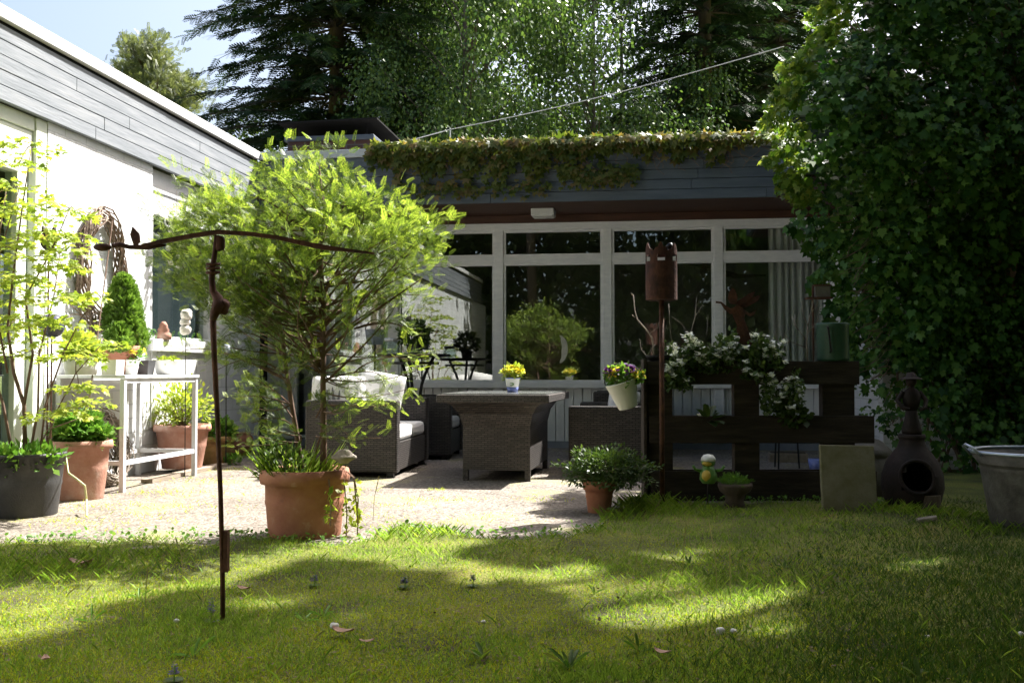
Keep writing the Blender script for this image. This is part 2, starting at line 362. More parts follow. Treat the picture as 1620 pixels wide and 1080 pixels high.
def spray(nn=11, ln=.30, w=.028, ang=58, droop=.1):
    """flat twig with two rows of needles, unit length"""
    vs = []; fs = []
    k = 0
    vs += [(-.012, 0, 0), (.012, 0, 0), (.005, 1, -droop), (-.005, 1, -droop)]; fs.append((0, 1, 2, 3))
    for i in range(nn):
        y = .06 + .92 * i / nn; L = ln * (1 - .45 * (i / nn) ** 2)
        for s in (-1, 1):
            a = R(ang - 20 * i / nn); zz = -droop * y * y
            b = np.array([0, y, zz]); d = np.array([s * math.sin(a), math.cos(a), .12]) * L
            sd = np.array([math.cos(a), -s * math.sin(a), 0]) * w * s
            k = len(vs); vs += [tuple(b), tuple(b + d * .5 + sd), tuple(b + d), tuple(b + d * .5 - sd)]; fs.append((k, k + 1, k + 2, k + 3))
    return vs, fs
SPRAY = spray(); SPRAY_S = spray(6, .36, .06, 55, .15)
SPRAY_Y = spray(9, .35, .029, 60, .16)
BLADE = ([(-.5, 0, 0), (.5, 0, 0), (.36, .5, .10), (.0, 1, .36), (-.36, .5, .10)], [(0, 1, 2, 3, 4)])
TRI = ([(-.5, 0, 0), (.5, 0, 0), (0, 1, .2)], [(0, 1, 2)])
def lerp(a, b, t): return a + (b - a) * t
def curve(p0, p1, bend, k=6):
    """bent limb from p0 to p1"""
    p0, p1, bend = map(np.asarray, (p0, p1, bend))
    t = np.linspace(0, 1, k)[:, None]
    return p0 + (p1 - p0) * t + bend * (4 * t * (1 - t))
# ================================================================== house
WX = -4.50            # wing wall plane
FY = 12.20            # garden front plane
ZT = 3.44; ZB = 2.81  # fascia top and bottom
EY = 11.20            # garden front fascia plane
EX = 1.42             # right wing eave
RX, RY = 2.35, 10.5   # right wing corner
house = thing('bungalow', 'white flat-roofed bungalow with grey boarded eaves wrapped round the garden terrace', 'house')
def hp(mb, name, m, **k): return mb.build(name, m, house, **k)

# left wing wall (painted masonry)
w = MB(); Y0 = 7.12
w.box(WX - .25, WX, Y0, 8.77, 0, ZB); w.box(WX - .25, WX, 8.77, 10.12, 0, .40); w.box(WX - .25, WX, 10.12, 11.42, 0, ZB)
w.box(WX - .25, WX, 11.42, 12.12, 2.15, ZB); w.box(WX - .25, WX, -4, 6.2, 0, ZB); w.box(WX - .25, WX, 12.12, FY + 4, 0, ZB)
hp(w, 'wall', 'white_brick')
s = MB()
for i in range(13):
    y = 8.775 + i * .1035; s.box(WX - .05, WX + .012, y, y + .0985, .402, 1.10)
hp(s, 'siding', 'white_paint')
s = MB(); s.box(WX - .1, WX + .05, 8.72, 10.18, 1.102, 1.215); hp(s, 'window_sill', 'white_paint', bevel=.006)
# wing window
f = MB(); f.box(WX - .12, WX - .02, 8.77, 8.83, 1.217, 2.44); f.box(WX - .12, WX - .02, 10.03, 10.12, 1.217, 2.44)
f.box(WX - .12, WX - .02, 8.83, 10.03, 2.38, 2.44); f.box(WX - .12, WX - .02, 8.83, 10.03, 1.217, 1.25)
wf = hp(f, 'window', 'frame_paint')
g = MB(); g.box(WX - .075, WX - .067, 8.83, 10.03, 1.25, 2.38); g.build('pane', 'glass_wing', wf)
g = MB(); g.box(WX - .115, WX - .108, 8.83, 10.03, 1.25, 2.38); g.build('grey_backing', 'screen', wf)  # grey sheet added to give the pane its pale reflected tone
b = MB(); b.box(WX - .12, WX - .06, 8.77, 10.12, 2.442, 2.60); b.box(WX - .12, WX - .045, 8.77, 10.12, 2.603, 2.806); hp(b, 'blind_box', 'grey_metal', bevel=.005)
# side door near the corner
d = MB(); d.box(WX - .2, WX - .15, 11.42, 12.12, 0, 2.15); hp(d, 'side_door', 'dark_gap')
d = MB(); d.box(WX - .15, WX + .01, 12.06, 12.15, 0, 2.15); hp(d, 'door_post', 'frame_paint')
# tall glazed door at the left picture edge
f = MB()
f.box(WX - .12, WX - .005, 6.98, 7.118, 0, ZB); f.box(WX - .12, WX - .02, 6.78, 6.90, 0, 2.46); f.box(WX - .12, WX - .03, 6.2, 6.977, 2.463, 2.70)
f.box(WX - .13, WX - .015, 6.2, 6.975, 2.703, ZB); f.box(WX - .12, WX + .005, 6.2, 6.32, 0, 2.46); f.box(WX - .12, WX + .005, 6.32, 6.78, 0, .30)
f.box(WX - .12, WX - .0, 6.32, 6.78, 1.02, 1.10); f.box(WX - .12, WX - .0, 6.32, 6.78, 2.36, 2.46)
gd = hp(f, 'glazed_door', 'door_paint', bevel=.006)
g = MB(); g.box(WX - .07, WX - .062, 6.32, 6.78, .30, 2.36); g.box(WX - .07, WX - .062, 6.9, 6.98, 0, 2.46); g.build('pane', 'glass_wing', gd)
# left wing fascia boards
def boards(axis, a0, a1, plane, z0, z1, nb, th, seed, m, outward):
    rd = random.Random(seed); mb = MB(); hgt = (z1 - z0) / nb
    for i in range(nb):
        a = a0
        while a < a1 - 1e-6:
            e = min(a1, a + rd.uniform(1.6, 3.4)); o = rd.uniform(0, .005)
            lo, hi = (plane, plane + outward * (th + o))
            lo, hi = min(lo, hi), max(lo, hi)
            zz0, zz1 = z0 + i * hgt + .003, z0 + (i + 1) * hgt - .003
            if axis == 'y': mb.box(lo, hi, a + .002, e - .002, zz0, zz1)
            else: mb.box(a + .002, e - .002, lo, hi, zz0, zz1)
            a = e
    return mb
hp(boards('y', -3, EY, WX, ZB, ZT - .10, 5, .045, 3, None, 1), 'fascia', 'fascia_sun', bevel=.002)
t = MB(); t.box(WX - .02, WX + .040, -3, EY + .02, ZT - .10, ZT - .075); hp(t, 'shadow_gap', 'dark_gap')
t = MB(); t.box(WX - .3, WX + .085, -3, EY - .03, ZT - .073, ZT + .02); hp(t, 'roof_edge', 'trim_white', bevel=.006)
# front fascia and soffit
hp(boards('x', WX + .06, EX - .002, EY, ZB, ZT - .075, 5, .045, 5, None, 1), 'fascia', 'fascia_shaded', bevel=.002)
t = MB(); t.box(WX + .06, EX, EY - .03, EY + .35, ZT - .073, ZT + .02); hp(t, 'roof_edge', 'zinc', bevel=.006)
t = MB(); t.box(WX, 3.2, EY + .05, FY + .05, ZB + .002, ZB + .05); hp(t, 'soffit', 'brown_wood')
t = MB(); t.box(WX, RX, FY - .06, FY + .06, 2.722, ZB); hp(t, 'beam', 'brown_wood')
# right wing eaves boards
hp(boards('y', 9.95, EY - .05, EX, ZB, ZT - .075, 5, .045, 6, None, 1), 'fascia', 'fascia_shaded', bevel=.002)
hp(boards('x', EX + .05, 9, 9.95, ZB, ZT - .075, 5, .045, 8, None, 1), 'fascia', 'fascia_shaded')
t = MB(); t.box(EX - .03, 9, 9.9, EY - .035, ZT - .073, ZT + .018); hp(t, 'roof_edge', 'zinc')
t = MB(); t.box(EX + .05, 9, 10.0, EY + .05, ZB - .02, ZB); hp(t, 'soffit', 'brown_wood')
# roof slab
r = MB(); r.box(-12, WX - .3, -3, 18, ZT - .3, ZT - .01); r.box(WX - .3, EX, EY + .35, 18, ZT - .3, ZT - .01); r.box(EX, 9, EY - .03, 18, ZT - .3, ZT - .012); r.box(EX + .06, 9, 10.05, EY - .04, ZT - .3, ZT - .08)
hp(r, 'roof', 'roof')
# garden front: five bays
mx = [at(p, 500, Y=FY)[0] for p in (459, 625, 790, 961, 1137, 1318)]
ZS0, ZS1, ZTR0, ZTR1, ZW = .72, .79, 2.235, 2.315, 2.72
sd = MB()
x = mx[1] + .05
while x < mx[-1] - .05:
    sd.box(x + .003, min(x + .105, mx[-1] - .05) - .003, FY - .01, FY + .03, .082, ZS0); x += .108
hp(sd, 'siding', 'white_paint')
p = MB(); p.box(mx[0] - .05, RX, FY - .03, FY + .2, -.1, .08); hp(p, 'plinth', 'plinth')
p = MB(); p.box(mx[1], RX, FY + .032, FY + .15, .081, ZS0 - .002); hp(p, 'wall', 'white_brick_front')
for i, x in enumerate(mx):
    q = MB(); hw = .055 if i not in (0, 5) else .075
    q.box(x - hw, x + hw, FY - .05, FY + .07, .082, ZW); hp(q, 'mullion', 'frame_paint', bevel=.006)
q = MB(); q.box(WX, RX, FY - .055, FY + .075, ZW - .085, ZW); hp(q, 'head_rail', 'frame_paint', bevel=.006)
q = MB(); q.box(mx[1] + .055, mx[-1] - .075, FY - .075, FY + .072, ZS0, ZS1); hp(q, 'window_sill', 'frame_paint', bevel=.006)
for i in range(5):
    a, b2 = mx[i] + (.055 if i else .075), mx[i + 1] - (.055 if i < 4 else .075)
    lo = ZS1 if i else .10
    f = MB(); e = .028
    f.box(a, b2, FY - .045, FY + .055, ZTR0, ZTR1)
    for z0, z1 in ((lo, ZTR0), (ZTR1, ZW - .085)):
        f.box(a, a + e, FY - .03, FY + .04, z0, z1); f.box(b2 - e, b2, FY - .03, FY + .04, z0, z1)
        f.box(a + e, b2 - e, FY - .03, FY + .04, z0, z0 + e); f.box(a + e, b2 - e, FY - .03, FY + .04, z1 - e, z1)
    wf = hp(f, 'window', 'frame_paint')
    for z0, z1 in ((lo, ZTR0), (ZTR1, ZW - .085)):
        g = MB(); g.box(a + e, b2 - e, FY, FY + .008, z0 + e, z1 - e); g.build('pane', 'glass', wf)
# short return wall beside the last window, right wing wall
w = MB(); w.box(RX, RX + .2, RY + .2, FY + 3, -.1, ZB - .02); hp(w, 'wall', 'white_brick')
w = MB(); w.box(RX, 9, RY, RY + .198, -.1, ZB - .022); w.box(3.0, 9, 10.2, 10.4, ZT + .02, 4.7); hp(w, 'wall', 'white_brick_front')  # upper box: unseen block added to keep the ivy mass dark
# room behind the glass
r = MB(); r.box(WX, RX, FY + 4.6, FY + 4.7, 0, 2.85); r.box(WX - .1, WX, FY + .2, FY + 4.6, 0, 2.85); r.box(RX - .1, RX, FY + .2, FY + 4.6, 0, 2.85); r.box(WX, RX, FY + .08, FY + 4.6, 2.78, 2.802)
hp(r, 'room_wall', 'room')
r = MB(); r.box(WX, RX, FY + .2, FY + 4.6, .05, .10); hp(r, 'room_floor', 'room_floor')
# chimney on the roof
cA = at(588, 230, Y=13.6); cB = at(455, 230, Y=13.6); cz = at(588, 213, Y=13.6)[2]
c = MB(); c.box(cB[0], cA[0], 13.6, 14.9, ZT - .2, cz - .07); ch = hp(c, 'chimney', 'brick_red')
c = MB(); c.box(cB[0] - .04, cA[0] + .04, 13.56, 14.94, cz - .068, cz); c.build('coping', 'fascia_shaded', ch, bevel=.01)
c = MB(); zc = at(588, 190, Y=13.55)[2]; c.obox(((cA[0] + cB[0]) / 2, 14.25, zc), (cA[0] - cB[0] + .2, 1.5, .025), (0, R(-1), 0))
for qx in (cB[0] + .1, cA[0] - .1):
    for qy in (13.7, 14.8): c.tube([(qx, qy, cz), (qx, qy, zc)], .012, 5)
c.build('cap', 'dark_gap', ch)

# curtains hang inside the windows: things of their own
def curtain(x0, x1, lab, y=FY + .16, z0=.14, z1=2.66, amp=.035, nf=9):
    mb = MB(); n = nf * 10; vs = []; fs = []
    for i in range(n + 1):
        t = i / n; xx = lerp(x0, x1, t); a = amp * math.sin(t * nf * 2 * PI + .6 * math.sin(t * 17))
        vs += [(xx + .012 * math.sin(t * 23), y + a * 1.25, z0), (xx, y + a, (z0 + z1) / 2), (xx, y + a * .8, z1)]
    k = len(vs); vs += [(vx, vy + .006, vz) for vx, vy, vz in vs]
    for i in range(n):
        for r_ in (0, 1):
            q = i * 3 + r_; fs += [(q, q + 3, q + 4, q + 1), (k + q, k + q + 1, k + q + 4, k + q + 3)]
    mb.add(vs, fs); o = mb.build('curtain', 'curtain', smooth=True)
    return tag(o, lab, 'curtain', 'curtains inside the garden windows')
curtain(at(1216, 500, Y=FY + .16)[0], at(1302, 500, Y=FY + .16)[0], 'pale pleated curtain hanging at the right end behind the window nearest the ivy', nf=8)
curtain(at(520, 500, Y=FY + .16)[0], at(556, 500, Y=FY + .16)[0], 'narrow white curtain seen behind the yew shrub, left one of the pair', nf=4)
curtain(at(583, 500, Y=FY + .16)[0], at(616, 500, Y=FY + .16)[0], 'narrow white curtain next to the window post above the sofa pillows', nf=4)
# soffit lamp
p0 = at(862, 333, Y=11.9); lm = MB(); lm.box(-.135, .135, -.12, .12, -.085, .0)
tl = thing('outdoor_lamp', 'white box lamp fixed under the brown eaves above the middle window', 'lamp', (p0[0], 11.72, ZB))
lm.build('housing', 'lamp_white', tl, bevel=.012)
lm = MB(); lm.box(-.115, .115, -.10, .10, -.093, -.086); lm.build('diffuser', 'white_ceramic', tl)
# cable and its rod
a = at(1240, 74, Y=9.6); b = at(712, 205, Y=11.3); e0 = at(540, 252, Y=13.5); pts = []
for i in range(13):
    t = i / 12; q = a + (b - a) * t; q[2] -= .05 * math.sin(PI * t); pts.append(q)
for i in range(1, 7):
    t = i / 6; q = b + (e0 - b) * t; pts.append(q)
c = MB(); c.tube(pts, .005, 6); tag(c.build('overhead_cable', 'cable'), 'pale cable strung from the chimney side up to the ivy top', 'cable')
c = MB(); rp = at(713, 233, Y=11.4); c.tube([(0, 0, 0), (0, 0, b[2] - ZT)], .009, 6); c.tube([(0, 0, -.005), (0, 0, .02)], .03, 8)
tag(c.build('roof_rod', 'zinc', loc=(b[0], 11.3, ZT + .02)), 'thin upright metal rod on the roof edge propping the cable', 'rod')

# ================================================================== ground
edge_px = [(-260, 870), (-100, 866), (0, 862), (100, 852), (250, 850), (420, 848), (540, 858), (590, 850), (640, 838), (700, 842), (760, 846), (840, 852), (900, 846),
           (940, 832), (955, 808), (1000, 795), (1100, 790), (1300, 795), (1450, 790), (1620, 800), (1900, 800)]
EP = np.array([at(p, q, z=0)[:2] for p, q in edge_px]); EP = EP[np.argsort(EP[:, 0])]; EP = np.concatenate([EP[EP[:, 0] < 1.75], [[1.78, 7.3], [1.95, 9.75], [9.0, 9.75]]])
def lawn_edge(x): return np.interp(x, EP[:, 0], EP[:, 1])
def wob(x, y):
    return .5 * np.sin(2.1 * x + 1.3 * y) * np.sin(1.7 * y - .8 * x + 1) + .3 * np.sin(5.3 * x + 2) * np.sin(4.7 * y) + .2 * np.sin(11 * x + 3 * y) * np.sin(9 * y + 1)
def lawn_mask(x, y):
    e = lawn_edge(x) + .05 * np.sin(9 * x) + .03 * np.sin(23 * x + 1)
    return np.clip((e - y) / .25 + .15, 0, 1)
def lawn_z(x, y):
    m = lawn_mask(x, y); far = np.clip((np.hypot(x, y - 4) - 9) / 6, 0, 1)
    return -.05 * (1 - m) + m * (.018 + .026 * wob(x, y) * (1 - far))
xs = np.concatenate([[-260, -120, -60, -30, -18, -11], np.arange(-8, 8.01, .07), [11, 18, 30, 60, 120, 260]])
ys = np.concatenate([[-200, -80, -40, -20, -10, -4], np.arange(-1, 9.01, .07), np.arange(9.5, 14, 1), [18, 30, 60, 120, 260]])
GX, GY = np.meshgrid(xs, ys); GZ = lawn_z(GX, GY)
nx, ny = len(xs), len(ys); idx = np.arange(nx * ny).reshape(ny, nx)
fc = np.stack([idx[:-1, :-1], idx[:-1, 1:], idx[1:, 1:], idx[1:, :-1]], -1).reshape(-1, 4)
me = bpy.data.meshes.new('lawn'); me.from_pydata(np.stack([GX, GY, GZ], -1).reshape(-1, 3).tolist(), [], fc.tolist()); me.update()
m, n, bs = newmat('lawn_ground'); L = n.links.new
tc = nd(n, 'ShaderNodeTexCoord')
t1 = nd(n, 'ShaderNodeTexNoise'); t1.inputs['Scale'].default_value = 2.2; t1.inputs['Detail'].default_value = 8; L(tc.outputs['Object'], t1.inputs[0])
t2 = nd(n, 'ShaderNodeTexNoise'); t2.inputs['Scale'].default_value = 90; t2.inputs['Detail'].default_value = 4; L(tc.outputs['Object'], t2.inputs[0])
r1 = ramp(n, [(.06, .05, .02), (.11, .13, .02), (.18, .20, .028), (.20, .17, .04)], [.3, .42, .58, .72]); L(t1.outputs[0], r1.inputs[0])
r2 = ramp(n, [(.45, .45, .4), (1.1, 1.1, 1)], [.35, .65]); L(t2.outputs[0], r2.inputs[0])
mm = nd(n, 'ShaderNodeMix'); mm.data_type = 'RGBA'; mm.blend_type = 'MULTIPLY'; mm.inputs[0].default_value = 1
L(r1.outputs[0], mm.inputs[6]); L(r2.outputs[0], mm.inputs[7]); L(mm.outputs[2], bs.inputs['Base Color']); bs.inputs['Roughness'].default_value = .95
bp = nd(n, 'ShaderNodeBump'); bp.inputs['Strength'].default_value = .8; bp.inputs['Distance'].default_value = .02; L(t2.outputs[0], bp.inputs['Height']); L(bp.outputs[0], bs.inputs['Normal'])
tag(finish(me, 'lawn', m, smooth=True), kind='structure')
# terrace of exposed aggregate
m, n, bs = newmat('aggregate'); L = n.links.new
tc = nd(n, 'ShaderNodeTexCoord'); v = nd(n, 'ShaderNodeTexVoronoi'); v.inputs['Scale'].default_value = 62; L(tc.outputs['Object'], v.inputs['Vector'])
r1 = ramp(n, [(.055, .045, .036), (.17, .145, .12), (.26, .228, .198), (.42, .38, .335)], [0, .35, .7, 1]); L(v.outputs['Color'], r1.inputs[0])
t1 = nd(n, 'ShaderNodeTexNoise'); t1.inputs['Scale'].default_value = 1.6; t1.inputs['Detail'].default_value = 9; t1.inputs['Roughness'].default_value = .7; L(tc.outputs['Object'], t1.inputs[0])
r2 = ramp(n, [(0, 0, 0), (1, 1, 1)], [.54, .66]); L(t1.outputs[0], r2.inputs[0])
mm = nd(n, 'ShaderNodeMix'); mm.data_type = 'RGBA'; L(r2.outputs[0], mm.inputs[0]); L(r1.outputs[0], mm.inputs[6]); mm.inputs[7].default_value = (.25, .24, .10, 1)
t3 = nd(n, 'ShaderNodeTexNoise'); t3.inputs['Scale'].default_value = .8; t3.inputs['Detail'].default_value = 6; L(tc.outputs['Object'], t3.inputs[0])
r3 = ramp(n, [(.55, .52, .48), (1.05, 1.03, 1)], [.36, .6]); L(t3.outputs[0], r3.inputs[0])  # wide noise patches put broken shade into the paving colour
m2 = nd(n, 'ShaderNodeMix'); m2.data_type = 'RGBA'; m2.blend_type = 'MULTIPLY'; m2.inputs[0].default_value = .8; L(mm.outputs[2], m2.inputs[6]); L(r3.outputs[0], m2.inputs[7])
L(m2.outputs[2], bs.inputs['Base Color']); bs.inputs['Roughness'].default_value = .85
bp = nd(n, 'ShaderNodeBump'); bp.inputs['Strength'].default_value = .9; bp.inputs['Distance'].default_value = .008; bp.invert = True; L(v.outputs['Distance'], bp.inputs['Height']); L(bp.outputs[0], bs.inputs['Normal'])
p = MB()
gx = np.linspace(WX - .02, 2.0, 60)
vs = []; fs = []
for x in gx: vs += [(x, min(float(lawn_edge(x)) - .35, 9.0), 0), (x, FY, 0)]
for i in range(len(gx) - 1): fs.append((2 * i, 2 * i + 2, 2 * i + 3, 2 * i + 1))
p.add(vs, fs); tag(p.build('terrace', m), kind='structure')
# ================================================================== furniture
def pt(p, base): return np.asarray(p) - np.asarray(base)
# ---- wicker dining table
A = at(728, 759, z=0); B = at(837, 763, z=0)
ctr = np.array([(A[0] + B[0]) / 2 + .03, (A[1] + B[1]) / 2 + .62, 0])
tb = thing('wicker_table', 'dark brown wicker dining table with glass top and flared pedestal', 'table', ctr, R(-1.5))
pw, pl = .285, .60
mb = MB(); lv = [(0.0, .09), (0, .45), (.025, .56), (.075, .63), (.12, .655)]
vs = []
for o, z in lv: vs += [(-pw - o, -pl - o * 1.3, z), (pw + o, -pl - o * 1.3, z), (pw + o, pl + o * 1.3, z), (-pw - o, pl + o * 1.3, z)]
mb.add(vs, [(4 * i + j, 4 * i + (j + 1) % 4, 4 * i + 4 + (j + 1) % 4, 4 * i + 4 + j) for i in range(4) for j in range(4)] + [(3, 2, 1, 0), (16, 17, 18, 19)])
mb.build('pedestal', 'wicker', tb)
for sx in (-1, 1):
    for sy in (-1, 1):
        q = MB(); q.box(sx * pw - .045 * (sx > 0), sx * pw + .045 * (sx < 0), sy * pl - .045 * (sy > 0), sy * pl + .045 * (sy < 0), 0, .089); q.build('leg', 'wicker', tb)
q = MB(); q.box(-.47, .47, -.80, .80, .656, .722); q.build('tabletop', 'wicker', tb, bevel=.008)
q = MB(); q.box(-.445, .445, -.775, .775, .7235, .731); q.build('glass_top', 'table_glass', tb)

# ---- wicker seats: local +x is where the sitter looks, y along the seat
def seat(name, label, loc, rz, width, depth=.78, arm=.66, back=.66, group=None, ncush=2):
    t = thing(name, label, 'sofa' if width > 1.2 else 'armchair', loc, rz, group); hw = width / 2
    q = MB(); q.box(-depth + .14, 0, -hw + .125, hw - .125, .05, .30); q.build('seat_base', 'wicker', t, bevel=.01)
    for sgn in (-1, 1):
        y0, y1 = (hw - .12, hw) if sgn > 0 else (-hw, -hw + .12)
        q = MB(); q.box(-depth, .02, y0, y1, .04, arm); q.build('armrest', 'wicker', t, bevel=.018)
    q = MB()
    q.obox((-depth + .07, 0, (back + .05) / 2), (.13, width - .245, back - .05), (0, R(-4), 0)); q.build('backrest', 'wicker', t, bevel=.018)
    cw = (width - .26) / ncush
    for k in range(ncush):
        y = -hw + .13 + cw * (k + .5)
        q = MB(); q.box(-depth + .16, .0, y - cw / 2 + .006, y + cw / 2 - .006, .302, .43); q.build('seat_cushion', 'cushion', t, bevel=.035, smooth=False)
    for sx in (-depth + .05, -.05):
        for sy in (-hw + .05, hw - .05):
            q = MB(); q.box(sx - .03, sx + .03, sy - .03, sy + .03, 0, .04); q.build('foot', 'iron', t)
    return t
c = at(622, 756, z=0)
seat('wicker_sofa', 'dark wicker sofa with white cushions left of the dining table, half hidden by the yew', (c[0], c[1] + .72, 0), R(1), 1.42, .80, .665, .66, 'wicker seats round the table')
c2 = at(690, 727, z=0)
seat('wicker_armchair', 'dark wicker armchair with white seat cushion behind the far end of the left sofa', (c2[0] + .12, c2[1] + .45, 0), R(2), .92, .78, .66, .70, 'wicker seats round the table', 1)
c = at(905, 752, z=0)
seat('wicker_sofa', 'dark wicker sofa right of the dining table, its side in shade beside the white bucket', (c[0], c[1] + .68, 0), PI + R(-1), 1.36, .80, .61, .63, 'wicker seats round the table')
c3 = at(938, 722, z=0)
seat('wicker_armchair', 'dark wicker armchair showing only its back above the right sofa', (c3[0] + .02, c3[1] + .50, 0), PI, .90, .78, .70, .78, 'wicker seats round the table', 1)
# ---- loose pillows
def pillow(name, label, loc, rot, w=.46, h=.42, th=.16, pattern=False):
    t = thing(name, label, 'pillow', loc, 0, 'white pillows on the wicker seats'); t.rotation_euler = rot
    n = 14; vs = []; fs = []
    for sgn in (-1, 1):
        for i in range(n + 1):
            for j in range(n + 1):
                u, v = 2 * i / n - 1, 2 * j / n - 1
                pinch = 1 - .07 * (u * u + v * v) + .05 * (u * u * v * v)
                tt = th / 2 * max(0, (1 - u ** 4)) ** .6 * max(0, (1 - v ** 4)) ** .6 * (1 + .12 * math.sin(5 * u + 3 * v))
                vs.append((u * w / 2 * pinch, sgn * tt, h / 2 + v * h / 2 * pinch))
    N = (n + 1) ** 2
    for i in range(n):
        for j in range(n):
            a = i * (n + 1) + j; fs += [(a, a + n + 1, a + n + 2, a + 1), (N + a, N + a + 1, N + a + n + 2, N + a + n + 1)]
    q = MB(); q.add(vs, fs); q.build('cover', 'cushion', t, smooth=True)
    if pattern:
        q = MB(); y = -th / 2 - .004
        def sw(pts, r):
            q.tube([(a, y + .06 * (a / w * 2) ** 2 + .05 * ((b - h / 2) / h * 2) ** 2, b) for a, b in pts], r, 6)
        ring = [(.06 * math.cos(a) + .04, .12 + .06 * math.sin(a)) for a in np.linspace(.6, 5.6, 14)]
        sw(ring, .010)
        for (ex, ez, bx) in ((-.10, .30, -.05), (-.05, .36, -.02), (.01, .34, .03), (-.13, .24, -.06)):
            cpts = [(lerp(-.02, ex, k / 7) + bx * math.sin(PI * k / 7) * .5, lerp(.14, ez, k / 7)) for k in range(8)]
            sw(cpts, [.014 * (1 - .5 * k / 7) for k in range(8)])
        cpts = [(lerp(.06, .20, k / 7), .13 + .10 * (k / 7) ** 1.6) for k in range(8)]; sw(cpts, [.013 - .0008 * k for k in range(8)])
        q.build('swirl_print', 'print_grey', t)
    return t
p = at(535, 640, d=9.15); pillow('pillow', 'white pillow with dark grey swirl print standing on the left sofa', (p[0], p[1], .44), (R(-12), 0, R(14)), .52, .46, .17, True)
p = at(592, 640, d=9.45); pillow('pillow', 'plain white pillow leaning beside the swirl pillow on the left sofa', (p[0], p[1], .44), (R(-14), R(10), R(4)), .46, .50, .17)
p = at(985, 640, d=10.1); pillow('pillow', 'white pillow leaning on the right sofa behind the flower bucket', (p[0], p[1], .42), (R(-8), R(14), R(40)), .42, .36, .14)

# ---- bistro table at the window
p = at(655, 560, d=10.9); h = p[2]
t = thing('bistro_table', 'round black iron bistro table behind the left sofa by the window', 'table', (p[0], p[1], 0))
q = MB(); q.lathe([(0, h - .035), (.30, h - .035), (.39, h - .02), (.40, h - .01), (.39, h), (0, h)], 36); q.build('tabletop', 'iron', t, smooth=True)
q = MB(); q.lathe([(.13, h - .11), (.27, h - .11), (.27, h - .085), (.13, h - .085)], 24); q.build('apron_ring', 'iron', t)
for k in range(3):
    a = k * 2 * PI / 3 + .5; ca, sa = math.cos(a), math.sin(a); pp = []
    for i in range(12):
        u = i / 11; rr = .22 - .15 * math.sin(PI * min(1, u * 1.25)) + .20 * max(0, u - .7) / .3
        pp.append((rr * ca, rr * sa, (h - .03) * (1 - u)))
    q = MB(); q.tube(pp, .017, 7); q.build('leg', 'iron', t)
BT = (p[0], p[1], h)

# ---- white wall table
TF = at(193, 778, z=0); TK = at(290, 752, z=0); TX1 = TF[0] + .02; TX0 = WX + .03; TY0, TY1 = TF[1] - .02, TK[1] + .02; TH_ = .885
t = thing('wall_table', 'narrow white metal table against the sunlit wall carrying pots', 'table', ((TX0 + TX1) / 2, (TY0 + TY1) / 2, 0))
bx, by = (TX0 + TX1) / 2, (TY0 + TY1) / 2; w2, l2 = (TX1 - TX0) / 2, (TY1 - TY0) / 2
q = MB(); q.box(-w2 - .01, w2 + .01, -l2 - .01, l2 + .01, TH_ - .025, TH_); q.build('tabletop', 'grey_metal', t, bevel=.004)
for sx in (-1, 1):
    for sy in (-1, 1):
        q = MB(); q.box(sx * w2 - .03 * (sx > 0) * 1.2, sx * w2 + .036 * (sx < 0), sy * l2 - .036 * (sy > 0), sy * l2 + .036 * (sy < 0), 0, TH_ - .027); q.build('leg', 'grey_metal', t)
q = MB()
q.box(w2 - .030, w2 - .006, -l2 + .037, l2 - .037, .20, .235); q.box(-w2 + .006, w2 - .037, l2 - .03, l2 - .006, .20, .235); q.box(-w2 + .037, w2 - .037, -l2 + .006, -l2 + .03, .20, .235); q.box(-w2 + .006, -w2 + .03, -l2 + .037, l2 - .037, .20, .235)
q.build('stretcher', 'grey_metal', t)
q = MB(); q.box(w2 - .03, w2 - .006, -l2 + .037, l2 - .037, TH_ - .06, TH_ - .027); q.build('apron', 'grey_metal', t)
t = MB(); t.box(-.05, .05, -.75, .75, 0, .03); tag(t.build('timber_board', 'plank', loc=(-4.05, 8.6, .002)), 'weathered wooden board lying on the paving under the wall table', 'board')

# ================================================================== pots
def pot_mesh(rt, rb, h, rim=.03, rimh=.06, wall=.018):
    return MB().lathe([(0, 0), (rb, 0), (rb * 1.01, .005), (lerp(rb, rt, .45), h * .45), (lerp(rb, rt, .5) + .004, h * .5), (lerp(rb, rt, .55), h * .55), (rt - rim * .4, h - rimh), (rt + rim * .35, h - rimh), (rt + rim * .5, h - rimh * .5), (rt + rim * .25, h),
                       (rt - wall, h), (rt - wall - .01, h - .05), (0, h - .055)], 40)
def pot(name, label, loc, rt, rb, h, m='terracotta', rim=.03, rimh=.06, cat='pot', group=None, soil=True):
    t = thing(name, label, cat, loc, 0, group)
    pot_mesh(rt, rb, h, rim, rimh).build('body', m, t, smooth=True)
    for pl_ in t.children[0].data.polygons: pl_.use_smooth = len(pl_.vertices) == 4
    if soil:
        q = MB(); q.lathe([(0, h - .045), (rt * .5, h - .038), (rt - .022, h - .048)], 24); q.build('soil', 'soil', t)
    return t
def pxpot(name, label, px, py, wt, wb, hp_, m='terracotta', z=0, X=None, **k):
    """pot from its photo size: base front at (px,py)"""
    if X is None:
        p = gbase(px, py, 0, z); s = mpp(p); p = gbase(px, py, wb * s / 2, z)
    else:
        p = at(px, py, X=X); p[2] = z
    s = mpp(p)
    pot(name, label, p, wt * s / 2, wb * s / 2, hp_ * s, m, **k)
    return p, s
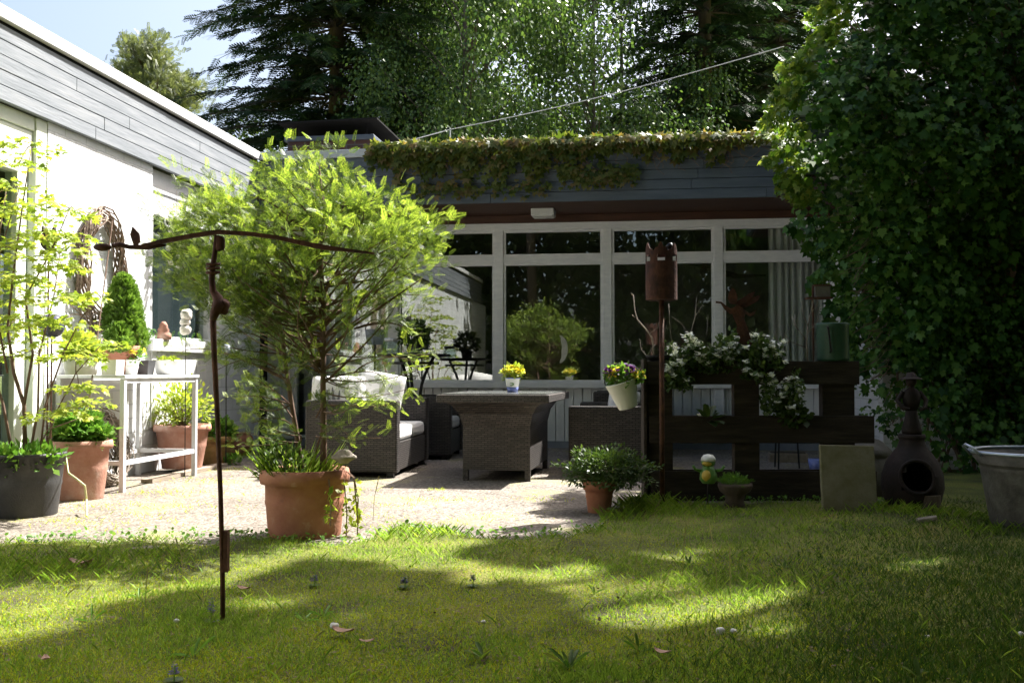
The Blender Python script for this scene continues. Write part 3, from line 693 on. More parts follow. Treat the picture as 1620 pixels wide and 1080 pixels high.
# the yew's pot
YP, ys_ = pxpot('flower_pot', 'large weathered terracotta pot holding the tall yew at the lawn edge', 482, 854, 132, 112, 104, rimh=.075, rim=.035)
p0, s0 = pxpot('plastic_tub', 'black plastic tub at the left picture edge holding the pale leafy shrub', 34, 820, 128, 104, 98, 'black_plastic', cat='tub', rim=.012, rimh=.02); TUB = p0
HPOT, s1 = pxpot('flower_pot', 'terracotta pot with rolled rim between the black tub and the wall table', 126, 792, 92, 70, 92, 'terracotta_pale', rim=.03)
WPOT, s2 = pxpot('flower_pot', 'wide pale terracotta pot right of the wall table leg', 288, 742, 84, 60, 68, 'terracotta_pale', z=.03)
MPOT, s3 = pxpot('flower_pot', 'mossy yellowish pot with bright green plant in front of the wing wall', 344, 735, 54, 46, 44, 'terracotta_moss')
up = gbase(382, 721, .1); us = mpp(up)
t = thing('clay_urn', 'small round clay urn in the shade beside the mossy pot', 'urn', up)
MB().lathe([(0, 0), (.07, 0), (.115, .06), (.135, .13), (.12, .20), (.085, .235), (.095, .25), (.075, .25), (.06, .22), (0, .2)], 28).build('body', 'terracotta', t, smooth=True)
SPOT, s4 = pxpot('flower_pot', 'small terracotta pot under the dark bush near the pallet', 948, 812, 48, 36, 50, 'terracotta', rim=.012)
# on the wall table
tx = (TX0 + TX1) / 2
def onT(px, X): p = at(px, 592, X=X); return np.array([X, p[1], TH_ + .001])
p = onT(265, tx + .1); s = mpp(p); t = thing('oval_bowl', 'white oval bowl of succulents at the right end of the wall table', 'bowl', p, R(80))
MB().lathe([(0, 0), (.10, 0), (.125, .05), (.15, .115), (.152, .125), (.14, .125), (.12, .09), (0, .085)], 32, sx=1.05, sy=.75).build('body', 'white_ceramic', t, smooth=True); OB = p
p = onT(229, tx + .02); t = thing('square_pot', 'dark square pot beside the white oval bowl', 'pot', p)
q = MB(); q.add([(-.05, -.05, 0), (.05, -.05, 0), (.05, .05, 0), (-.05, .05, 0), (-.065, -.065, .12), (.065, -.065, .12), (.065, .065, .12), (-.065, .065, .12), (-.055, -.055, .115), (.055, -.055, .115), (.055, .055, .115), (-.055, .055, .115)],
      [(3, 2, 1, 0), (0, 1, 5, 4), (1, 2, 6, 5), (2, 3, 7, 6), (3, 0, 4, 7), (4, 5, 9, 8), (5, 6, 10, 9), (6, 7, 11, 10), (7, 4, 8, 11), (8, 9, 10, 11)]); q.build('body', 'black_plastic', t); DP = p
p = onT(206, tx + .05); YFP = p; pot('flower_pot', 'white tapered pot with yellow flowers on the wall table', p, .075, .05, .125, 'white_ceramic', rim=.01, rimh=.015)
p = onT(178, tx + .16); t = thing('square_pot', 'white square pot standing near the front edge of the wall table', 'pot', p)
q = MB(); q.add([(-.058, -.058, 0), (.058, -.058, 0), (.058, .058, 0), (-.058, .058, 0), (-.064, -.064, .115), (.064, -.064, .115), (.064, .064, .115), (-.064, .064, .115), (-.055, -.055, .105), (.055, -.055, .105), (.055, .055, .105), (-.055, .055, .105)],
      [(3, 2, 1, 0), (0, 1, 5, 4), (1, 2, 6, 5), (2, 3, 7, 6), (3, 0, 4, 7), (4, 5, 9, 8), (5, 6, 10, 9), (6, 7, 11, 10), (7, 4, 8, 11), (8, 9, 10, 11)]); q.build('body', 'white_ceramic', t)
p = onT(188, tx - .05); DW = p; pot('flower_pot', 'tall terracotta pot with wide rim holding the dwarf spruce on the wall table', p, .155, .10, .235, 'terracotta', rim=.03, rimh=.07)
p = onT(128, tx + .05); t = thing('trough', 'pale ceramic trough at the left end of the wall table', 'trough', p, R(90))
MB().lathe([(0, 0), (.15, 0), (.175, .13), (.16, .13), (.15, .10), (0, .095)], 32, sx=1, sy=.6).build('body', 'white_ceramic', t, smooth=True); TR = p
# on the dining table
p = at(811, 620, z=.733); FP = p; s = mpp(p)
t = thing('flower_pot', 'small white and blue glazed pot of yellow primroses on the dining table', 'pot', p)
MB().lathe([(0, 0), (.046, 0), (.052, .045)], 28).build('foot_band', 'blue_glaze', t, smooth=True)
MB().lathe([(.0522, .0451), (.064, .115), (.068, .118), (.069, .128), (.060, .128), (.055, .11), (0, .108)], 28).build('body', 'white_ceramic', t, smooth=True)
MB().lathe([(.0655, .1181), (.0705, .1185), (.0712, .128), (.069, .1285)], 28).build('rim', 'blue_glaze', t, smooth=True)
q = MB()
for k in range(7): q.tube([(.0575 * math.cos(a), .0575 * math.sin(a), .07 + .012 * math.sin(3 * (a - k))) for a in np.linspace(-1.9 + .02 * k, -1.2 - .02 * k, 6)], .0022, 5)
q.build('leaf_motif', 'frog_green', t)
# on the bistro table
pot('flower_pot', 'dark pot with bushy yellow-green plant on the bistro table', (BT[0] + .02, BT[1] - .08, BT[2]), .085, .065, .10, 'black_plastic', rim=.01, rimh=.015); BFP = np.array([BT[0] + .02, BT[1] - .08, BT[2] + .08])
t = thing('glass_jar', 'clear glass lantern jar with metal collar on the left of the bistro table', 'jar', (BT[0] - .23, BT[1] - .1, BT[2]))
MB().lathe([(0, 0), (.075, 0), (.095, .03), (.095, .09), (.07, .125), (.07, .135), (.064, .135), (.064, .122), (.088, .088), (.088, .03), (0, .008)], 24).build('body', 'clear', t, smooth=True)
MB().lathe([(.072, .136), (.074, .17), (.066, .17), (.066, .136)], 20).build('collar', 'zinc', t, smooth=True)
pl_ = at(593, 545, d=11.3)
t = thing('wall_basket', 'pale square metal basket behind the yew branches left of the bistro table', 'basket', (pl_[0], pl_[1], 0))
q = MB(); q.lathe([(0, pl_[2]), (.09, pl_[2]), (.115, pl_[2] + .17), (.107, pl_[2] + .17), (.085, pl_[2] + .01)], 4); q.build('bucket', 'galv_rim', t)
q = MB(); q.tube([(-.11, 0, pl_[2] + .16)] + [(.11 * -math.cos(a), 0, pl_[2] + .16 + .12 * math.sin(a)) for a in np.linspace(.2, PI - .2, 8)] + [(.11, 0, pl_[2] + .16)], .006, 6); q.build('handle', 'iron', t)
q = MB(); q.tube([(0, 0, 0), (0, 0, pl_[2])], .012, 6); q.lathe([(0, 0), (.14, 0), (.14, .015), (0, .02)], 20); q.build('stand', 'iron', t)

# ================================================================== wall decorations left
def wreath(name, label, c, rx, rz, nv, thick, plane_tilt, m, seed, r0=.007, group=None):
    rd = random.Random(seed); t = thing(name, label, 'wreath', c); t.rotation_euler = plane_tilt
    q = MB()
    for k in range(nv):
        ox, oz = rd.gauss(0, thick), rd.gauss(0, thick); sq = rd.uniform(.86, 1.12); ph = rd.uniform(0, 6); pts = []
        for i in range(27):
            a = 2 * PI * i / 26 * rd.choice([1]) + ph
            wv = 1 + .05 * math.sin(3 * a + k) + .03 * math.sin(7 * a + 2 * k)
            pts.append((abs(thick) * 1.2 + oz * .8 + .03 * math.sin(5 * a + k), rx * math.cos(a) * sq * wv + ox * .5, rz + rz * math.sin(a) * sq * wv + oz * .5))
        q.tube(pts, rd.uniform(.6, 1.3) * r0, 5, cap=False)
    q.build('vines', m, t)
    return t
p = at(160, 515, X=WX + .05); ztop = at(162, 340, X=WX + .05)[2]
wreath('vine_wreath', 'large oval wreath of dry vines hanging on the white wall behind the dwarf spruce', (WX + .02, p[1], p[2]), .30, (ztop - p[2]) / 2, 26, .022, (0, 0, 0), 'vine', 4, .006)
p = at(178, 766, X=-4.16)
wreath('vine_wreath', 'bristly grey wreath standing on the ground under the wall table', (-4.28, p[1] + .1, .0), .24, .27, 60, .055, (0, R(-12), 0), 'twig_pale', 9, .006)
def stake(name, label, px, py0, py1, d=None, X=None, r=.006, m='rust', lean=0, cat='garden stake'):
    b = at(px, py1, X=X) if X is not None else at(px, py1, d=d)
    tp = at(px + lean, py0, d=(b - CAM) @ AF); g = np.array([b[0], b[1], 0.0])
    t = thing(name, label, cat, g); q = MB(); q.tube([(0, 0, -.02), tuple(tp - g)], r, 7); q.build('rod', m, t); return t, tp - g
t, e = stake('owl_stake', 'thin rod topped by a small dark owl head in front of the white wall', 77, 388, 560, d=7.2)
q = MB(); q.ell((e[0], e[1], e[2] + .035), (.06, .05, .075), 14, 9); q.prism([(-.05, .09), (-.02, .085), (-.045, .14)], .03, e); q.prism([(.05, .09), (.02, .085), (.045, .14)], .03, e); q.build('owl', 'clay_dark', t, smooth=True)
for sx in (-1, 1): q = MB(); q.ell((e[0] + sx * .022, e[1] - .048, e[2] + .055), (.016, .008, .016), 10, 6); q.build('eye', 'yellow', t)
t, e = stake('ball_stake', 'dark glazed ball on a rod among the pale shrub leaves', 82, 530, 600, d=7.0)
q = MB(); q.ell((e[0], e[1], e[2] + .065), (.085, .085, .085), 24, 14); q.build('ball', 'ball_glaze', t, smooth=True)
t = thing('bamboo_cane', 'thin bamboo cane leaning from the terracotta pot to the wall wreath', 'cane', HPOT + [0, 0, .3]); g = HPOT + [0, 0, .3]
e = at(178, 350, X=-4.25); q = MB(); q.tube([(0, 0, -.1), tuple(e - g)], .006, 6); q.build('rod', 'twig', t)
# stone stack stake
t, e = stake('stone_stake', 'rod with three pale stone shapes stacked at its tip before the wing window', 294, 530, 592, X=-4.0, r=.004, m='iron')
for dz, rx, ry in ((.045, .062, .045), (.115, .05, .036), (.18, .062, .052)):
    q = MB(); q.ell((e[0] + random.uniform(-.012, .012), e[1], e[2] + dz), (.05, rx, ry), 14, 9, .12, int(dz * 999)); q.build('stone', 'shell', t, smooth=True)
t, e = stake('ball_stake', 'pale glass ball on a thin rod beside the dark side door', 358, 562, 660, d=9.9, m='iron')
q = MB(); q.ell((e[0], e[1], e[2] + .05), (.06, .06, .06), 18, 12); q.build('ball', 'galv_rim', t, smooth=True)
# wind chime
p = at(279, 352, X=-4.35); t = thing('wind_chime', 'shell wind chime hanging in front of the wing window', 'wind chime', p)
q = MB(); q.lathe([(.075, 0), (.085, .006), (.075, .012), (.065, .006), (.075, 0)], 20); q.tube([(0, 0, 0.3), (0, .0, .01)], .002, 4); q.build('ring', 'twig_pale', t)
for k in range(7):
    a = 2 * PI * k / 7; L_ = .32 + .2 * ((k * 3) % 7) / 7; q = MB(); x_, y_ = .07 * math.cos(a), .07 * math.sin(a)
    q.tube([(x_, y_, 0), (x_, y_, -L_)], .0018, 4)
    for j in range(4):
        z_ = -L_ + j * L_ / 4.2; q.ell((x_, y_, z_), (.026, .02, .024), 8, 6, .1, k * 5 + j)
    q.build('shell_string', 'shell', t)
t = MB(); t.tube([(0, .05 * math.cos(a) * 1.2, .05 * math.sin(a)) for a in np.linspace(.5, 5.2, 16)], .008, 6)
p = at(266, 350, X=-4.36); tag(t.build('moon_hanger', 'grey_metal', loc=p), 'small grey crescent ornament hanging above the wind chime', 'ornament')
# sill decoration
p = at(256, 542, X=WX + .0); t = thing('clay_bell', 'small terracotta bell on the sill of the wing window', 'bell', (WX + .015, p[1], 1.217))
MB().lathe([(0, 0), (.075, 0), (.07, .05), (.045, .075), (.055, .085), (.035, .12), (.04, .13), (.018, .165), (0, .168)], 24).build('body', 'terracotta_pale', t, smooth=True)
for k, (pa, pb, lab) in enumerate(((237, 246, 'curly wire ornament left of the clay bell on the sill'), (272, 322, 'curly wire garland right of the clay bell on the sill'))):
    a_, b_ = at(pa, 540, X=WX + .02), at(pb, 540, X=WX + .02); q = MB(); pts = []
    L_ = b_[1] - a_[1]
    for i in range(60):
        u = i / 59; pts.append((.0 + .015 * math.sin(40 * u), u * L_ + .035 * math.cos(30 * u), .045 + .04 * math.sin(30 * u)))
    q.tube(pts, .004, 5); tag(q.build('wire_ornament', 'frog_green', loc=(WX + .012, a_[1], 1.217)), lab, 'ornament')
t = MB(); g = HPOT; a_ = at(104, 722, d=(g - CAM) @ AF - .22)
pp = [at(104, 722, d=6.55), at(108, 748, d=6.5), at(122, 758, d=6.45), at(134, 768, d=6.47), at(137, 790, d=6.5), at(137, 806, d=6.3)]
pp = [np.asarray(x) for x in pp]; pts = []
for i in range(len(pp) - 1):
    for u in np.linspace(0, 1, 5)[:-1]: pts.append(pp[i] * (1 - u) + pp[i + 1] * u)
pts.append(pp[-1]); pts[-1][2] = .01
t.tube(pts, .007, 6); tag(t.build('hose', 'hose'), 'thin pale yellow hose hanging over the terracotta pot beside the black tub', 'hose')

# ================================================================== iron T stake in front
g = gbase(353, 980, 0.0); gz_ = float(lawn_z(np.array(g[0]), np.array(g[1]))); g = at(353, 980, z=gz_); s = mpp(g); D0 = (g - CAM) @ AF
t = thing('rusty_stake', 'tall rusty iron T-shaped plant stake with bent crossbar standing in the front lawn', 'garden stake', g)
def L3(px, py, dd=0): return tuple(at(px, py, d=D0 + dd) - g)
q = MB(); q.tube([(0, 0, -.05), L3(352, 900), L3(349, 780), L3(344, 660), L3(339, 560), L3(337, 505)], [.0088, .0088, .0086, .009, .010, .0115], 9); q.build('pole', 'rust', t, smooth=True)
q = MB(); q.tube([L3(337, 505), L3(340, 494, -.02), L3(346, 484, -.02), L3(345, 472, .01), L3(337, 460, .015), L3(335, 440), L3(337, 420), L3(340, 400), L3(343, 372)], [.0125, .017, .021, .018, .012, .011, .010, .009, .009], 9); q.build('twisted_shaft', 'rust_red', t, smooth=True)
q = MB(); q.ell(L3(350, 484), (.03, .022, .028), 12, 8, .2, 2); q.build('knob', 'rust_red', t, smooth=True)
for zz in (418, 424, 431):
    q = MB(); c_ = Vector(L3(337, zz)); q.tube([c_ + Vector((.02 * math.cos(a), .02 * math.sin(a), .003 * math.sin(a))) for a in np.linspace(0, 2 * PI, 15)], .006, 6, cap=False); q.build('collar', 'rust', t)
def flatbar(pts, w_, h_):
    mb = MB(); vs = []
    for i, p_ in enumerate(pts):
        p_ = Vector(p_); ww = w_[i] if isinstance(w_, list) else w_; hh = h_[i] if isinstance(h_, list) else h_
        n_ = Vector(AF) * ww / 2; u_ = Vector((0, 0, hh / 2)); vs += [p_ - n_ - u_, p_ + n_ - u_, p_ + n_ + u_, p_ - n_ + u_]
    k = len(pts); mb.add(vs, [(4 * i + j, 4 * i + (j + 1) % 4, 4 * i + 4 + (j + 1) % 4, 4 * i + 4 + j) for i in range(k - 1) for j in range(4)] + [(3, 2, 1, 0), (4 * k - 4, 4 * k - 3, 4 * k - 2, 4 * k - 1)])
    return mb
flatbar([L3(225, 390), L3(262, 381), L3(305, 373), L3(345, 367), L3(395, 370), L3(440, 376), L3(480, 385), L3(510, 391), L3(535, 394), L3(592, 401)], .022, [.014, .015, .015, .015, .014, .015, .016, .018, .014, .006]).build('crossbar', 'rust', t)
q = MB(); q.tube([L3(178, 389), L3(190, 387), L3(205, 391), L3(222, 391), L3(235, 392), L3(250, 389), L3(262, 388)], [.008, .009, .008, .009, .008, .007, .004], 7); q.build('scroll', 'rust_red', t, smooth=True)
q = MB(); c_ = Vector(L3(215, 374)); q.prism([(-.004, -.04), (.016, -.02), (.012, .01), (-.012, .034), (-.02, .006)], .008, c_); q.build('leaf', 'rust_red', t)
q = MB(); c_ = Vector(L3(162, 391)); q.ell(c_, (.034, .02, .014), 12, 8); q.build('bud', 'rust_red', t, smooth=True)
q = MB(); c_ = Vector(L3(348, 385)); q.ell(c_, (.018, .014, .03), 10, 8, .15, 5); q.build('clump', 'rust_red', t, smooth=True)
q = MB(); q.box(-.006, .018, -.014, .010, .17, .315); q.build('bracket', 'rust', t)

# ================================================================== pallet screen and things on it
PA = gbase(1030, 792, 0); PB = gbase(1385, 792, 0); s = mpp(PA)
plen = np.linalg.norm((PB - PA)[:2]); prz = math.atan2(PB[1] - PA[1], PB[0] - PA[0]); PL = plen
pal = thing('wooden_pallet', 'dark weathered wooden pallet stood on edge as a planter screen at the lawn edge', 'pallet', PA, prz)
def pz(py): return H + (590 - py) * s
def pxl(px): return (px - 1030) / (1385 - 1030) * plen
for (xa, xb, ya, yb) in ((1025, 1362, 571, 608), (1028, 1385, 658, 701), (1030, 1388, 745, 792)):
    q = MB(); q.box(pxl(xa), pxl(xb), 0, .024, pz(yb), pz(ya)); q.build('front_board', 'old_wood', pal, bevel=.004)
    q = MB(); q.box(pxl(xa), pxl(xb), .126, .148, pz(yb), pz(ya)); q.build('back_board', 'old_wood', pal, bevel=.004)
    q = MB(); q.box(pxl(xa) + .01, pxl(xb) - .01, .0245, .1255, pz(yb) + .002, pz(yb) + .02); q.build('pocket_floor', 'old_wood', pal)
for (xa, xb) in ((1026, 1066), (1164, 1204), (1305, 1356)):
    q = MB(); q.box(pxl(xa), pxl(xb), .028, .122, pz(792), pz(575)); q.build('upright', 'old_wood', pal, bevel=.004)
q = MB(); q.box(pxl(1019), pxl(1024), -.004, .15, pz(800), pz(568)); q.build('side_board', 'old_wood', pal, bevel=.003)
prot = Matrix.Rotation(prz, 3, 'Z')
def onP(px, py, yo=.07): v = prot @ Vector((pxl(px), yo, 0)); return np.array([PA[0] + v.x, PA[1] + v.y, pz(py)])
ztopP = pz(571)
# rusty candle crown on pole
g = gbase(1048, 806, 0.02); sg = mpp(g); D1 = (g - CAM) @ AF
t = thing('torch_stake', 'tall rusty pole topped by a crown-rimmed iron cylinder in front of the pallet', 'garden torch', g)
zt = H + (590 - 474) * sg; zc1 = H + (590 - 390) * sg; rad = 25 * sg; nn = 48
q = MB(); q.tube([(0, 0, -.03), (0, 0, zt + .005)], .0165, 10); q.build('pole', 'rust', t, smooth=True)
q = MB(); vs = []; fs = []
zh0, zh1 = H + (590 - 413) * sg, H + (590 - 403) * sg
zl = [zt, zt + .02, zh0 - .03, zh0, (zh0 + zh1) / 2, zh1, zc1 - .03]
for i in range(nn):
    a = 2 * PI * i / nn; u = (i % 8) / 8; crown = zc1 - .035 + .04 * abs(math.sin(PI * (i % 8 + .3) / 8 * 1.0)) + (.02 if i % 8 in (3, 4) else 0) + .008 * math.sin(i * 2.7)
    for z in zl + [crown]: vs.append((rad * math.cos(a), rad * math.sin(a), z))
K = len(zl) + 1
for i in range(nn):
    j = (i + 1) % nn
    for k in range(K - 1):
        if k in (3, 4) and i % 8 in (2, 3, 4, 5): continue
        fs.append((i * K + k, j * K + k, j * K + k + 1, i * K + k + 1))
fs.append(tuple(i * K for i in range(nn)))
q.add(vs, fs); o = q.build('cylinder', 'rust_red', t); sm = o.modifiers.new('wall', 'SOLIDIFY'); sm.thickness = .005
q = MB(); q.ell((rad * .55, -.02, zc1 + .005), (.03, .02, .02), 10, 7, .2, 3); q.tube([(rad * .4, 0, zc1 - .03), (rad * .5, -.01, zc1 + .0)], .008, 6); q.build('bird', 'iron', t, smooth=True)
# green enamel can
p = onP(1325, 571); s_ = s
t = thing('enamel_can', 'tall green enamel can with wire handle on the right end of the pallet', 'can', (p[0], p[1], ztopP + .001))
hh = 61 * s_; rr = 25 * s_
MB().lathe([(0, 0), (rr * .95, 0), (rr, .02), (rr, hh - .02), (rr * 1.04, hh - .01), (rr * 1.0, hh), (rr * .92, hh), (rr * .9, hh - .03), (0, hh - .035)], 30).build('body', 'green_enamel', t, smooth=True)
q = MB(); x_ = -rr * .5; y_ = -rr * .9; q.tube([(x_, y_, hh * .88), (x_, y_ - .04, hh * .86), (x_ + .01, y_ - .045, hh * .5), (x_ + .02, y_ - .035, hh * .25), (x_ + .02, y_, hh * .22)], .007, 6); q.build('handle', 'iron', t)
# lantern shelf above the can
p = onP(1312, 571, .1); t = thing('hanging_lantern', 'small dark metal lantern house on a stick beside the green can', 'lantern', (p[0], p[1], ztopP))
z0 = pz(468) - ztopP; q = MB(); q.tube([(-.07, 0, 0), (-.07, 0, z0 + .09)], .008, 6); q.build('post', 'rust', t)
q = MB(); q.box(-.12, .06, -.06, .06, z0 - .012, z0); q.box(-.07, .05, -.045, .045, z0 + .08, z0 + .09); q.build('shelf', 'rust', t)
q = MB(); q.box(-.06, .045, -.04, .04, z0 + .001, z0 + .079); q.build('house', 'stone', t)
# fairy silhouette of rusty sheet metal
p = onP(1180, 571, .09); t = thing('fairy_ornament', 'rusty sheet metal winged fairy on a rod rising from the pallet planter', 'ornament', (p[0], p[1], ztopP - .05)); base = np.array([p[0], p[1], ztopP - .05])
dd = (base - CAM) @ AF
def fl(pts): return [(((px - 1180) * s), H + (590 - py) * s - base[2]) for px, py in pts]
q = MB(); q.prism(fl([(1163, 488), (1172, 480), (1181, 484), (1186, 492), (1184, 503), (1190, 520), (1198, 548), (1196, 566), (1190, 556), (1186, 568), (1176, 566), (1172, 540), (1172, 512), (1167, 500)]), .006); q.build('body', 'rust', t)
q = MB(); q.prism(fl([(1166, 452), (1170, 456), (1173, 464), (1174, 472), (1170, 480), (1162, 478), (1158, 470), (1160, 460)]), .006); q.build('head', 'rust', t)
q = MB(); q.prism(fl([(1172, 483), (1163, 496), (1153, 488), (1147, 478), (1139, 477), (1139, 474), (1148, 475), (1156, 482), (1162, 486)]), .006, (0, -.008, 0)); q.build('arm', 'rust', t)
q = MB(); q.prism(fl([(1166, 478), (1180, 470), (1192, 462), (1202, 458), (1199, 466), (1190, 474), (1178, 481)]), .004, (0, .01, 0)); q.build('wing', 'rust_red', t)
q = MB(); q.prism(fl([(1172, 482), (1188, 472), (1202, 466), (1211, 464), (1207, 473), (1194, 481), (1180, 486)]), .004, (0, .018, 0)); q.build('wing', 'rust_red', t)
q = MB(); q.prism(fl([(1182, 487), (1192, 494), (1200, 490), (1203, 488), (1200, 496), (1193, 499), (1184, 494)]), .004, (0, -.006, 0)); q.build('arm', 'rust', t)
q = MB(); q.tube([(0, 0, 0), tuple(np.array([fl([(1181, 540)])[0][0], .004, fl([(1181, 540)])[0][1]]))], .006, 6); q.build('rod', 'rust', t)
# dark bowl on the pallet's left end
p = onP(1052, 569); t = thing('flat_bowl', 'dark flat bowl on the left end of the pallet behind the pole', 'bowl', (p[0], p[1], ztopP + .001))
MB().lathe([(0, 0), (.08, 0), (.11, .03), (.112, .04), (.10, .04), (.07, .015), (0, .012)], 26, sx=1.1, sy=.62).build('body', 'iron', t, smooth=True)
# white bucket hanging on the pallet side
p = at(993, 640, d=7.05); t = thing('hanging_bucket', 'white enamel bucket of pansies hanging tilted on the left side of the pallet', 'bucket', p); t.rotation_euler = (R(8), R(-16), 0)
b_ = MB(); b_.lathe([(0, -.02), (.066, -.02), (.07, -.012), (.112, .165), (.117, .17), (.115, .175), (.106, .172), (.10, .14), (0, .135)], 32); b_.build('body', 'white_enamel', t, smooth=True)
q = MB(); q.tube([(.112 * math.cos(a), 0, .165 + .13 * math.sin(a)) for a in np.linspace(0, PI, 14)], .004, 6); q.build('handle', 'iron', t)
q = MB(); q.lathe([(0, .138), (.102, .142)], 24); q.build('soil', 'soil', t); BK = t
# frog
p = gbase(1121, 808, .03); sf = mpp(p); t = thing('frog_figure', 'small green frog figure with white cap on a stake in front of the pallet', 'figurine', p)
z0 = H + (590 - 765) * sf
q = MB(); q.tube([(-.01, 0, -.03), (0, 0, z0 + .03)], .006, 6); q.build('stake', 'iron', t)
q = MB(); q.lathe([(0, z0), (.04, z0 + .004), (.058, z0 + .03), (.055, z0 + .07), (.04, z0 + .10), (.036, z0 + .115)], 20); q.ell((0, 0, z0 + .14), (.046, .042, .034), 18, 12); q.build('body', 'frog_green', t, smooth=True)
q = MB(); q.ell((-.012, -.034, z0 + .055), (.034, .03, .04), 16, 10); q.ell((-.006, -.018, z0 + .135), (.036, .03, .018), 14, 8); q.build('belly', 'yellow', t, smooth=True)
q = MB(); q.lathe([(.0, z0 + .196), (.03, z0 + .19), (.045, z0 + .172), (.05, z0 + .152), (.046, z0 + .15)], 20); q.build('cap', 'white_ceramic', t, smooth=True)
for sx in (-1, 1):
    q = MB(); q.tube([(sx * .05, 0, z0 + .085), (sx * .085, -.02, z0 + .095), (sx * .10, -.03, z0 + .12)], [.012, .009, .010], 7); q.build('arm', 'frog_green', t, smooth=True)
# tree-foot planter with moss
p = gbase(1162, 806, .06); sf = mpp(p); t = thing('moss_bowl', 'dark wooden footed bowl of green moss below the pallet', 'planter', p)
MB().lathe([(0, 0), (.075, 0), (.06, .05), (.065, .09), (.10, .115), (.115, .15), (.11, .17), (.09, .165), (0, .16)], 22, wob=.05).build('body', 'bark', t, smooth=True); MBW = p + [0, 0, .16]
# stone slab
p = gbase(1344, 815, .03); sf = mpp(p); t = thing('stone_slab', 'upright rectangular lichen-stained stone slab leaning in front of the pallet', 'slab', p, R(2)); t.rotation_euler = (R(-5), 0, R(3))
q = MB(); w_, h_ = 43 * sf, 110 * sf; q.prism([(-w_ * .96, -.04), (w_ * 1.0, -.04), (w_ * .97, h_ * .5), (w_ * .93, h_ - .004), (-w_ * 1.02, h_), (-w_ * 1.0, h_ * .4)], .05); q.build('body', 'slab', t, bevel=.006)
for (px, py, r_, lab) in ((1365, 716, .17, 'rounded grey boulder behind the stone slab'), (1408, 742, .10, 'smaller dark stone between slab and chiminea')):
    p = at(px, py, d=7.5); q = MB(); q.ell((0, 0, p[2]), (r_ * 1.2, r_ * .9, r_ * .6), 20, 12, .12, px); q.lathe([(r_ * 1.1, -.02), (r_ * 1.25, p[2] * .5), (r_, p[2])], 14, wob=.06); o = q.build('boulder', 'stone', loc=(p[0], p[1], 0), smooth=True); tag(o, lab, 'stone')
# chiminea with a figure on top
g = gbase(1444, 812, .2); sf = mpp(g); Dg = (g - CAM) @ AF
t = thing('chiminea', 'dark clay chiminea with an arched fire mouth below the ivy', 'chiminea', g, TH); t.scale = (.92, .92, .92)
def cz(py): return H + (590 - py) * sf
prof = [(0, 0), (.15, 0), (.19, .06), (.215, .16), (.21, .25), (.18, .34), (.14, .40), (.10, .45), (.085, .50), (.095, .52), (.09, .54), (.07, .54), (.06, .50), (0, .49)]
n_ = 44; vs = []; fs = []; prof2 = []
for i in range(len(prof) - 1):
    for k in range(3): prof2.append((lerp(prof[i][0], prof[i + 1][0], k / 3), lerp(prof[i][1], prof[i + 1][1], k / 3)))
prof2.append(prof[-1])
for (r_, z_) in prof2:
    for j in range(n_): a = 2 * PI * j / n_; vs.append((r_ * math.cos(a), r_ * math.sin(a), z_))
for i in range(len(prof2) - 1):
    for j in range(n_):
        a = 2 * PI * (j + .5) / n_; zz = (prof2[i][1] + prof2[i + 1][1]) / 2; xx = prof2[i][0] * math.cos(a) + .035
        if math.sin(a) < -.3 and .15 < zz < .36 and abs(xx) < .10 * math.sqrt(max(0, 1 - (max(0, zz - .22) / .14) ** 2)) and i < 30: continue
        fs.append((i * n_ + j, i * n_ + (j + 1) % n_, (i + 1) * n_ + (j + 1) % n_, (i + 1) * n_ + j))
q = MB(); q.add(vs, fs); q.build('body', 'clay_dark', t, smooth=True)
q = MB(); ringp = []
for a in np.linspace(0, 2 * PI, 25):
    x_, z_ = -.035 + .11 * math.cos(a), .25 + .115 * math.sin(a); rr_ = np.interp(z_, [b[1] for b in prof[:8]], [b[0] for b in prof[:8]]); ringp.append((x_, -math.sqrt(max(.001, rr_ ** 2 - x_ ** 2)) - .004, z_))
q.tube(ringp, .014, 7, cap=False); q.build('mouth_rim', 'clay_dark', t, smooth=True)
t = thing('clay_figure', 'dark clay garden figure with wide hat standing on the chiminea', 'figurine', g + [0, 0, .498], TH)
q = MB(); t.scale = (.86, .86, .86)
q.lathe([(0, 0), (.07, 0), (.075, .03), (.05, .12), (.042, .18)], 16)
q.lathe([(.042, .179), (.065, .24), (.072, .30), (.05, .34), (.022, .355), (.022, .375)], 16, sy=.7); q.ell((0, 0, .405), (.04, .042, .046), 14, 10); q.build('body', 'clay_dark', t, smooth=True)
for sx in (-1, 1):
    q = MB(); q.tube([(sx * .06, 0, .32), (sx * .11, -.005, .26), (sx * .085, -.05, .20), (sx * .04, -.06, .19)], [.022, .019, .017, .015], 8); q.build('arm', 'clay_dark', t, smooth=True)
q = MB(); q.lathe([(0, .475), (.03, .47), (.042, .44), (.085, .425), (.09, .42), (.04, .418)], 20); q.build('hat', 'clay_dark', t, smooth=True)
q = MB(); q.ell((0, -.044, .40), (.008, .010, .012), 8, 6); q.build('nose', 'clay_dark', t)
# log stump
p = gbase(1472, 813, .07); sf = mpp(p); q = MB(); q.lathe([(0, -.03), (.068, -.03), (.066, .06), (.064, 28 * sf), (.0, 28 * sf + .003)], 18, wob=.04); tag(q.build('log_stump', 'bark', loc=p), 'short upright log piece standing in front of the chiminea', 'log')
p = gbase(1467, 834, .0); q = MB(); q.tube([(-.055, 0, .02), (0, .01, .025), (.055, .0, .04)], [.016, .02, .014], 7); tag(q.build('bark_chip', 'twig_pale', loc=(p[0], p[1], .02)), 'pale piece of wood lying in the shaded grass before the chiminea', 'wood')
